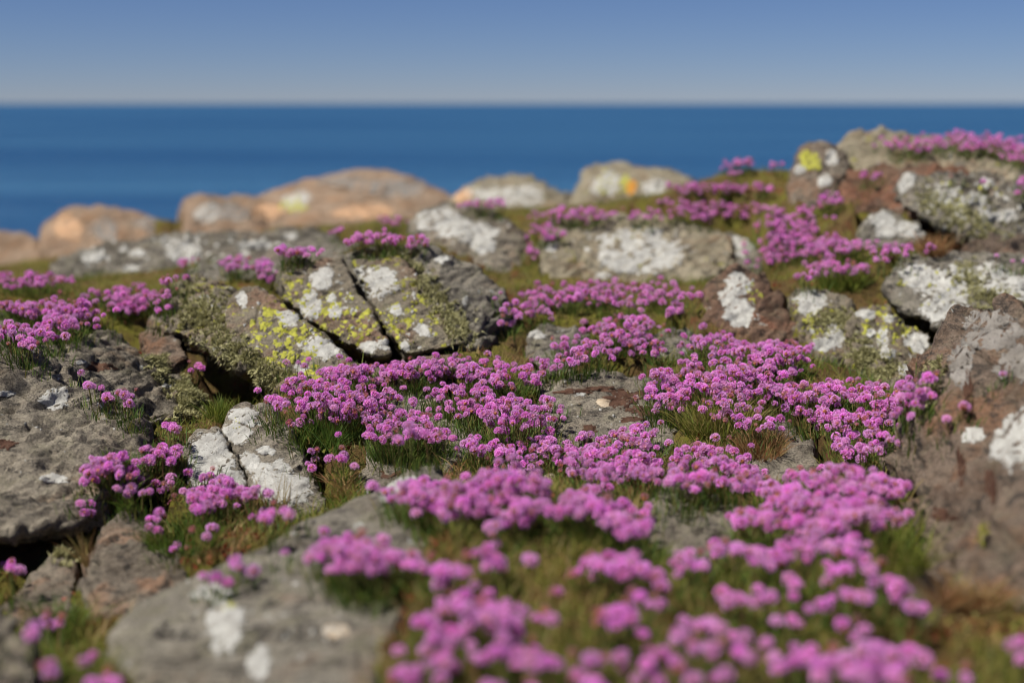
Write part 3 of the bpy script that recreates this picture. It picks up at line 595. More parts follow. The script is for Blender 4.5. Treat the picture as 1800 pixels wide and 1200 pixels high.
TREES = {}
ALLV, ALLF, off = [gv], [gf], len(gv)
OWNER = [np.full(len(gf), -1)]
ROOT = {}
NAMES = {'boulder_left': 'boulder', 'boulder_left_back': 'boulder', 'boulder_right': 'boulder'}
keys = list(ROCKS)
for ki, k in enumerate(keys):
    r = ROCKS[k]
    v, nr, tr = RV[k]
    TREES[k] = BVHTree.FromPolygons([tuple(q) for q in v], [tuple(map(int, f)) for f in tr])
    ALLV.append(v); ALLF.append(tr + off); off += len(v); OWNER.append(np.full(len(tr), ki))
    org = np.array((v[:, 0].mean(), v[:, 1].mean(), v[:, 2].min()))
    RV[k] = (v, nr, tr, org)
    part = r.get('part')
    if part and part not in ROOT:
        e = link(part, None, tuple(org))
        ROOT[part] = (e, org)
        if part == 'white_rock':
            tag(e, 'pale rock of two slabs, white with lichen, parted by an earthy crack', 'rock')
        else:
            tag(e, 'split rock outcrop of yellow and white lichened slabs with black cracks', 'rock')
    me = mesh_np(k, v - org, tr, mats=[M[r['mat']]])
    if part:
        e, eo = ROOT[part]
        o = link('rock_slab', me, tuple(org - eo), e)
    else:
        nm = 'boulder' if 'boulder' in k else ('rock_slab' if 'slab' in k else ('stone' if 'stone' in k else 'rock'))
        o = tag(link(nm, me, tuple(org)), r['label'], 'rock')
    r['obj'] = o
    r['org'] = org
AV = np.concatenate(ALLV); AF = np.concatenate(ALLF); OWN = np.concatenate(OWNER)
LAND = BVHTree.FromPolygons([tuple(q) for q in AV], [tuple(map(int, f)) for f in AF])

def hit_px(px, py):
    h = LAND.ray_cast(CAMP, ray(px, py), 40)
    return h if h[0] is not None else None
def down(x, y):
    h = LAND.ray_cast(Vector((x, y, 3.0)), Vector((0, 0, -1)), 20)
    return h if h[0] is not None else None

# ------------------------------------------------------------------ lichen crusts: thin raised sheets lying on a rock
def patch_mesh(key, px, py, rx, ry, lift, na, nrg, seed, jag=0.22):
    tree = TREES[key]
    g = np.random.default_rng(seed)
    def cast(x, y):
        h = tree.ray_cast(CAMP, ray(x, y), 40)
        return h if h[0] is not None else None
    c = cast(px, py)
    if c is None:
        return None
    ph = g.random(6) * 6.28
    D0 = c[0].y
    verts = [np.array(c[0]) + np.array(c[1]) * lift]
    for ring in range(1, nrg + 1):
        fr = ring / nrg
        for a in range(na):
            th = 2 * math.pi * a / na
            k = 1 + jag * (0.55 * math.sin(2 * th + ph[0]) + 0.5 * math.sin(3 * th + ph[1]) + 0.4 * math.sin(5 * th + ph[2]) + 0.35 * math.sin(8 * th + ph[3]) + 0.3 * math.sin(13 * th + ph[4]))
            f2 = fr * max(0.25, k)
            h = None
            for _ in range(8):
                h = cast(px + rx * f2 * math.cos(th), py + ry * f2 * math.sin(th))
                if h is not None and abs(h[0].y - D0) < 0.25:
                    break
                h = None
                f2 *= 0.85
            if h is None:
                h = c
            lf = lift * (1.0 if ring < nrg - 1 else (0.8 if ring == nrg - 1 else -0.9))
            verts.append(np.array(h[0]) + np.array(h[1]) * lf)
    f = [(0, 1 + (a + 1) % na, 1 + a) for a in range(na)]
    for ring in range(1, nrg):
        o1 = 1 + (ring - 1) * na
        o2 = 1 + ring * na
        for a in range(na):
            b = (a + 1) % na
            f += [(o1 + a, o1 + b, o2 + b), (o1 + a, o2 + b, o2 + a)]
    f = [(a, c2, b) for a, b, c2 in f]
    rg = np.r_[0, np.repeat(np.arange(1, nrg + 1) / nrg, na)]
    return np.array(verts), np.array(f), rg

def patch(key, px, py, rx, ry, mat='white', name='lichen_patch', lift=0.0013, jag=0.18):
    r = ROCKS[key]
    res = patch_mesh(key, px, py, rx * 1.18, ry * 1.18, lift, 40, 5, int(px * 7 + py), jag)
    if res is None:
        return
    v, f, rg = res
    link(name, mesh_np(name, v - r['org'], f, {'ring': rg}, mats=[M[mat]]), (0, 0, 0), r['obj'])

def speckle(key, px, py, rx, ry, n, rmin, rmax, mat, name='lichen_specks', seed=1, lift=0.0016):
    r = ROCKS[key]
    g = np.random.default_rng(seed + int(px))
    vv, ff, gg, o = [], [], [], 0
    for _ in range(n):
        a = g.random() * 6.28
        q = math.sqrt(g.random())
        s = rmin + (rmax - rmin) * g.random() ** 2.2
        res = patch_mesh(key, px + rx * q * math.cos(a), py + ry * q * math.sin(a), s, s * (0.6 + 0.5 * g.random()), lift, 12, 2, int(g.integers(1e6)), 0.35)
        if res is None:
            continue
        vv.append(res[0]); ff.append(res[1] + o); gg.append(res[2]); o += len(res[0])
    if vv:
        me = mesh_np(name, np.concatenate(vv) - r['org'], np.concatenate(ff), {'ring': np.concatenate(gg)}, mats=[M[mat]])
        tag(link(name, me, (0, 0, 0), r['obj']), kind='stuff')

W = [
 ('boulder_left', 97, 700, 26, 20), ('boulder_left', 10, 692, 16, 6), ('boulder_left', 95, 841, 24, 9), ('boulder_left', 178, 712, 9, 5),
 ('boulder_left_back', 300, 676, 14, 7), ('boulder_left_back', 142, 637, 9, 4),
 ('white_slab_left', 372, 800, 38, 44), ('white_slab_left', 402, 848, 34, 22), ('white_slab_left', 350, 835, 26, 24), ('white_slab_left', 418, 845, 18, 20),
 ('white_slab_right', 425, 730, 26, 16), ('white_slab_right', 416, 762, 26, 20), ('white_slab_right', 440, 812, 17, 20), ('white_slab_right', 468, 792, 18, 8),
 ('white_slab_right', 482, 835, 42, 26), ('white_slab_right', 512, 862, 36, 28), ('white_slab_right', 470, 860, 28, 24), ('white_slab_right', 442, 745, 8, 6),
 ('front_slab', 396, 1100, 36, 46), ('front_slab', 372, 1040, 34, 16), ('front_slab', 455, 1165, 24, 28), ('front_slab', 700, 850, 40, 14), ('front_slab', 590, 1108, 22, 10),
 ('boulder_right', 1785, 775, 42, 52), ('boulder_right', 1712, 765, 20, 16),
 ('out_left', 568, 610, 34, 22), ('out_left', 507, 560, 20, 14), ('out_left', 530, 648, 13, 9), ('out_left', 425, 525, 10, 14),
 ('out_mid', 545, 538, 23, 24), ('out_mid', 567, 490, 20, 22), ('out_mid', 590, 548, 14, 12), ('out_mid', 583, 525, 10, 8), ('out_mid', 646, 612, 20, 12), ('out_mid', 676, 606, 13, 12),
 ('out_right', 665, 498, 36, 28), ('out_right', 742, 580, 13, 12), ('out_right', 697, 545, 10, 12), ('out_right', 712, 608, 9, 9), ('out_right', 628, 482, 14, 12),
 ('out_body', 776, 456, 14, 7), ('out_body', 868, 472, 8, 5),
 ('out_shaggy', 402, 546, 6, 11),
 ('stone_red', 1298, 500, 26, 20), ('stone_red', 1300, 550, 32, 24), ('stone_red', 1278, 525, 14, 18),
 ('stone_mid_a', 1425, 532, 30, 22), ('stone_mid_a', 1466, 590, 20, 28), ('stone_mid_a', 1446, 605, 18, 14),
 ('stone_mid_b', 1522, 552, 18, 9), ('stone_mid_b', 1552, 595, 11, 20), ('stone_mid_b', 1558, 622, 16, 12), ('stone_mid_b', 1612, 600, 24, 18), ('stone_mid_b', 1592, 650, 16, 9), ('stone_mid_b', 1530, 585, 8, 8), ('stone_mid_b', 1562, 560, 10, 8),
 ('stone_mid_c', 1612, 485, 32, 26), ('stone_mid_c', 1670, 510, 36, 44), ('stone_mid_c', 1645, 545, 26, 24), ('stone_mid_c', 1745, 490, 50, 28), ('stone_mid_c', 1790, 510, 30, 20),
 ('knob', 1406, 298, 10, 9), ('knob', 1462, 278, 12, 14), ('knob', 1450, 318, 12, 12),
 ('overhang', 1592, 318, 18, 18), ('overhang', 1660, 345, 26, 14), ('overhang', 1712, 350, 24, 12), ('overhang', 1765, 380, 26, 12), ('overhang', 1730, 385, 16, 16), ('overhang', 1690, 370, 14, 16), ('overhang', 1735, 322, 14, 10),
 ('white_lump', 1545, 385, 30, 14), ('white_lump', 1598, 404, 28, 16), ('white_lump', 1560, 405, 26, 12),
 ('mid_white', 775, 388, 46, 24), ('mid_white', 835, 410, 36, 22), ('mid_white', 800, 400, 40, 18), ('mid_white', 850, 428, 22, 18), ('mid_white', 872, 370, 12, 5),
 ('mid_round', 1125, 440, 68, 38), ('mid_round', 1172, 450, 28, 22), ('mid_round', 1070, 452, 18, 18), ('mid_round', 1060, 485, 16, 6), ('mid_round', 1150, 408, 16, 8), ('mid_round', 968, 432, 14, 12), ('mid_round', 1095, 468, 26, 14),
 ('mid_slab', 1305, 430, 22, 20),
 ('low_outcrop', 320, 440, 34, 20), ('low_outcrop', 450, 430, 30, 8), ('low_outcrop', 510, 415, 16, 5), ('low_outcrop', 165, 452, 24, 9), ('low_outcrop', 240, 445, 14, 7), ('low_outcrop', 230, 472, 14, 6),
 ('far_d', 522, 352, 24, 17), ('far_c', 365, 375, 24, 18), ('far_e', 900, 345, 60, 18), ('far_f', 1065, 325, 26, 26), ('far_f', 1150, 330, 22, 16),
 ('slab_low_a', 942, 588, 16, 8), ('slab_centre', 1020, 690, 12, 6),
]
for w in W:
    patch(*w)
for w in [('slab_centre', 1010, 688, 30, 5), ('slab_centre', 1098, 700, 36, 14), ('slab_centre', 1130, 722, 24, 10), ('slab_centre', 1060, 684, 34, 5), ('slab_centre', 1034, 756, 15, 9), ('slab_centre', 1110, 737, 20, 5),
          ('boulder_right', 1702, 690, 9, 46), ('boulder_right', 1655, 905, 22, 12), ('boulder_right', 1742, 850, 10, 34), ('boulder_right', 1690, 820, 8, 30),  # on this boulder no moss: dark strips painting the shade of crevices
          ('stone_moss', 695, 824, 32, 14), ('slab_left', 668, 705, 30, 6), ('boulder_left_back', 176, 645, 24, 9), ('boulder_left', 10, 780, 16, 10)]:
    patch(*w, mat='moss_crevice', name='moss_and_crevice_patch', lift=0.0014, jag=0.3)
for w in [('boulder_right', 1745, 580, 60, 34), ('boulder_right', 1790, 640, 40, 34), ('boulder_right', 1690, 640, 24, 40), ('far_d', 690, 330, 64, 18), ('far_c', 405, 372, 34, 18), ('far_a', 275, 395, 40, 16), ('far_a', 185, 405, 22, 22), ('far_d', 600, 318, 40, 9)]:
    patch(*w, mat='greycrust')
for w in [('far_d', 640, 372, 50, 14), ('far_d', 470, 372, 30, 12), ('far_a', 120, 400, 26, 22), ('far_e', 815, 345, 16, 14)]:
    patch(*w, mat='rustcrust', name='rust_stain')
patch('far_f', 1110, 330, 9, 14, 'orangel')
patch('slab_centre', 1060, 708, 14, 7, 'quartz', 'quartz_vein')
patch('front_slab', 590, 1108, 22, 12, 'quartz', 'quartz_vein')
for w in [('out_left', 500, 590, 70, 55, 120, 3, 10), ('out_left', 560, 665, 60, 14, 40, 3, 9), ('out_mid', 610, 560, 60, 45, 90, 2, 8), ('out_mid', 525, 510, 22, 30, 25, 2, 8), ('out_right', 715, 565, 60, 50, 60, 2, 8),
          ('stone_mid_a', 1440, 570, 36, 28, 40, 2, 7), ('stone_mid_b', 1565, 575, 50, 30, 40, 2, 9), ('knob', 1425, 285, 20, 18, 40, 3, 9), ('stone_red', 1325, 515, 16, 18, 16, 3, 7),
          ('stone_mid_c', 1640, 500, 60, 40, 30, 2, 6), ('overhang', 1700, 345, 70, 30, 30, 2, 6), ('white_slab_right', 412, 740, 14, 14, 6, 2, 5), ('front_slab', 405, 1066, 16, 8, 6, 4, 8), ('far_d', 515, 360, 26, 16, 20, 4, 9), ('far_f', 1080, 320, 30, 24, 20, 4, 10)]:
    speckle(*w, 'yellow')
for w in [('out_left', 480, 570, 70, 60, 24, 2, 6), ('out_mid', 590, 540, 70, 70, 30, 2, 6), ('out_right', 720, 550, 60, 70, 26, 2, 6), ('boulder_left', 120, 780, 130, 120, 18, 2, 5), ('mid_round', 1120, 440, 110, 44, 50, 2, 7),
          ('slab_centre', 1080, 730, 90, 60, 30, 1.5, 4), ('stone_mid_c', 1680, 510, 90, 50, 40, 2, 8), ('overhang', 1700, 355, 100, 40, 60, 2, 8), ('low_outcrop', 330, 440, 200, 26, 50, 3, 9), ('front_slab', 440, 1080, 180, 110, 16, 3, 8),
          ('far_e', 890, 345, 80, 20, 20, 4, 12), ('mid_white', 830, 400, 80, 34, 26, 2, 7)]:
    speckle(*w, 'white', seed=3)

# ------------------------------------------------------------------ blades
def blades(base, tip, width, rnd, bend=0.25, up=(0, 0, 1)):
    """thin tapering leaves, three triangles each; base/tip (n,3), width (n,)"""
    n = len(base)
    ax = tip - base
    ln = np.linalg.norm(ax, axis=1, keepdims=True)
    side = np.cross(ax, rng.normal(size=(n, 3)))
    side /= np.linalg.norm(side, axis=1, keepdims=True) + 1e-9
    w = width[:, None] * side * 0.5
    mid = base + ax * 0.5
    mid[:, 2] += bend * ln[:, 0] * 0.5
    v = np.stack([base - w, base + w, mid - w * 0.8, mid + w * 0.8, tip], 1).reshape(-1, 3)
    o = np.arange(n)[:, None] * 5
    f = np.stack([np.c_[o, o + 1, o + 3], np.c_[o, o + 3, o + 2], np.c_[o + 2, o + 3, o + 4]], 1).reshape(-1, 3)
    return v, f, np.repeat(rnd, 5)

# ------------------------------------------------------------------ thrift flower heads
def head_mesh(name, seed, nfl, R, spread, flat, pm):
    g = np.random.default_rng(seed)
    vv, ff, tip, mi = [], [], [], []
    o = 0
    # brown core and papery cup below
    core = []
    seg, rg = 7, 4
    for i in range(rg + 1):
        th = math.pi * i / rg
        for j in range(seg):
            a = 2 * math.pi * j / seg
            core.append((0.55 * R * math.sin(th) * math.cos(a), 0.55 * R * math.sin(th) * math.sin(a), 0.55 * R * math.cos(th) * (0.8 if th < 1.57 else 1.15)))
    for i in range(rg):
        for j in range(seg):
            a, b = i * seg + j, i * seg + (j + 1) % seg
            ff += [(a, a + seg, b + seg), (a, b + seg, b)]
            mi += [1, 1]
    vv += core
    tip += [0] * len(core)
    o = len(vv)
    for k in range(nfl):
        cz = 1 - (k + 0.5) / nfl * spread
        ph = k * 2.39996 + g.normal() * 0.12
        s = math.sqrt(max(0, 1 - cz * cz))
        d = np.array((s * math.cos(ph), s * math.sin(ph), cz)) + g.normal(size=3) * 0.10
        d /= np.linalg.norm(d)
        rr = R * (0.80 + 0.30 * g.random())
        c = d * rr * np.array((1, 1, flat))
        a1 = np.cross(d, (0.3, 0.2, 1.0)); a1 /= np.linalg.norm(a1)
        a2 = np.cross(d, a1)
        fr = R * (0.36 + 0.10 * g.random())
        r0 = g.random() * 6.28
        for q in range(5):
            t0 = r0 + q * 2 * math.pi / 5
            def pt(ang, rad, h):
                return c + (a1 * math.cos(ang) + a2 * math.sin(ang)) * rad + d * h
            vv += [c - d * fr * 0.35, pt(t0 - 0.38, fr * 0.8, fr * 0.3), pt(t0 + 0.08 * g.normal(), fr * 1.05, fr * (0.05 + 0.25 * g.random())), pt(t0 + 0.38, fr * 0.8, fr * 0.3)]
            tip += [0.0, 0.62, 1.0, 0.7]
            ff += [(o, o + 1, o + 2), (o, o + 2, o + 3)]
            mi += [0, 0]
            o += 4
    me = mesh_np(name, np.array(vv), np.array(ff), {'tip': tip}, [M[pm], M['bract']], mi, smooth=False)
    return me
HEADS = [head_mesh('thrift_head', 20 + k, 19 + k % 3 * 2, 0.0080, 1.25 + 0.1 * (k % 3), 0.80 + 0.05 * (k % 2), 'petal') for k in range(7)]
BUDS = [head_mesh('thrift_bud', 40 + k, 9 + 3 * k, 0.0058, 0.9, 1.1, 'fade') for k in range(3)]

def cyl_stems(bases, tips, rnd, rad=0.0009):
    """three sided, slightly bowed flower stalks"""
    n = len(bases)
    lev = []
    for k, s in enumerate((0, 0.45, 1.0)):
        c = bases + (tips - bases) * s
        bow = np.sin(s * math.pi) * 0.006
        c = c + bow * np.c_[np.cos(rnd * 50), np.sin(rnd * 50), 0 * rnd]
        for a in range(3):
            lev.append(c + rad * np.array((math.cos(a * 2.094), math.sin(a * 2.094), 0)))
    v = np.stack(lev, 1).reshape(-1, 3)
    o = np.arange(n)[:, None] * 9
    f = []
    for k in range(2):
        for a in range(3):
            b = (a + 1) % 3
            f += [np.c_[o + k * 3 + a, o + k * 3 + b, o + k * 3 + 3 + b], np.c_[o + k * 3 + a, o + k * 3 + 3 + b, o + k * 3 + 3 + a]]
    f = np.stack(f, 1).reshape(-1, 3)
    return v, f, np.repeat(rnd, 9)

def find_base(px, py, h):
    """where the ground lies for a flower whose head shows at this pixel"""
    yy = py
    for k in range(60):
        a = hit_px(px, yy)
        if a is not None and a[0].y < 9.5:
            break
        yy += 2
    else:
        return None
    D = a[0].y
    for _ in range(2):
        b = hit_px(px, max(yy, py + h * FPX / D * 0.97))
        if b is None:
            return None
        D = b[0].y
    return b

NHEAD = 0
def clump(specs, label, group):
    global NHEAD
    hs, bs, An, cen = [], [], [], []
    for spec in specs:
        px, py, rx, ry, n = spec[:5]
        n = (int(round(n * 1.15)) if py < 830 else int(round(n * (0.88 if py < 1010 else 0.78)))) if n > 6 else n
        h0 = spec[5] if len(spec) > 5 else 0.05
        a = find_base(px, py, h0)
        if a is None:
            print('NO BASE', spec); continue
        A = np.array(a[0])
        got = tries = 0
        while got < n and tries < n * 7:
            tries += 1
            ang = rng.random() * 6.283
            q = math.sqrt(rng.random())
            if n > 14 and rng.random() < 0.16:
                q = rng.uniform(0.9, 1.55)
            hh = h0 * (0.72 + 0.5 * max(0.0, 1 - q * q)) * rng.uniform(0.62, 1.22)
            b = find_base(px + rx * q * math.cos(ang), py + ry * q * math.sin(ang), hh)
            if b is None or abs(b[0].y - A[1]) > 0.30 + 0.04 * A[1] or b[1].z < 0.15:
                continue
            B = np.array(b[0])
            H = B + np.array((rng.normal() * 0.008, rng.normal() * 0.008, hh))
            if hs and min(np.linalg.norm(np.array(hs) - H, axis=1)) < 0.0125 and rng.random() < 0.85:
                continue
            B2 = B * 0.72 + A * 0.28 if np.linalg.norm(B - A) < 0.16 else B
            z = down(B2[0], B2[1])
            if z is not None and abs(z[0].z - B[2]) < 0.06:
                B = np.array((B2[0], B2[1], z[0].z))
            hs.append(H); bs.append(B); An.append(h0); cen.append(A)
            got += 1
    if not hs:
        print('EMPTY', specs); return
    hs, bs, An, cen = np.array(hs), np.array(bs), np.array(An), np.array(cen)
    A = bs[np.argmin(np.linalg.norm(bs - bs.mean(0), axis=1))]
    root = tag(link('thrift_clump', None, tuple(A)), label, 'flowers', group)
    m = len(hs)
    rnd = rng.random(m)
    v, f, rr = cyl_stems(bs - A - np.array((0, 0, 0.006)), hs - A, rnd)
    tag(link('flower_stalks', mesh_np('flower_stalks', v, f, {'rnd': rr}, [M['stem']]), parent=root), kind='stuff')
    per = 16 if A[1] < 3.6 else 8
    k = m * per + 14
    pick = rng.integers(m, size=k)
    c = bs[pick] + np.c_[rng.normal(size=(k, 2)) * 0.016, np.zeros(k)]
    zz = np.array([(lambda d: d[0].z if d is not None else c[i, 2])(down(c[i, 0], c[i, 1])) for i in range(k)])
    ok = np.abs(zz - c[:, 2]) < 0.05
    c[:, 2] = zz
    c, pick = c[ok], pick[ok]
    k = len(c)
    ln = rng.uniform(0.013, 0.032, k) * (An[pick] / 0.055) ** 0.5
    out = (c - cen[pick]) * np.array((1, 1, 0)) * 1.2 + np.c_[rng.normal(size=(k, 2)) * 0.02, np.zeros(k)]
    tipv = c + out / (np.linalg.norm(out, axis=1, keepdims=True) + 1e-6) * (ln * rng.uniform(0.15, 0.9, k))[:, None] + np.c_[np.zeros((k, 2)), ln]
    c[:, 2] -= 0.004
    v, f, rr = blades(c - A, tipv - A, rng.uniform(0.0012, 0.0022, k), rng.random(k) ** 1.2)
    tag(link('leaf_cushion', mesh_np('leaf_cushion', v, f, {'rnd': rr}, [M['leaf']]), parent=root), kind='stuff')
    for i in range(m):
        bud = rng.random() < 0.15
        me = BUDS[rng.integers(3)] if bud else HEADS[rng.integers(7)]
        o = bpy.data.objects.new('flower_bud' if bud else 'flower_head', me)
        o.location = hs[i] - A - (np.array((0, 0, 0.003)) if not bud else 0)
        tl = (hs[i] - bs[i]) / np.linalg.norm(hs[i] - bs[i])
        o.rotation_euler = (-tl[1] * 0.6 + rng.normal() * 0.28 + 0.12, tl[0] * 0.6 + rng.normal() * 0.28 - 0.08, rng.random() * 6.28)
        sc = rng.uniform(0.66, 1.2)
        o.scale = (sc, sc, sc)
        o.parent = root
        col.objects.link(o)
    NHEAD += m

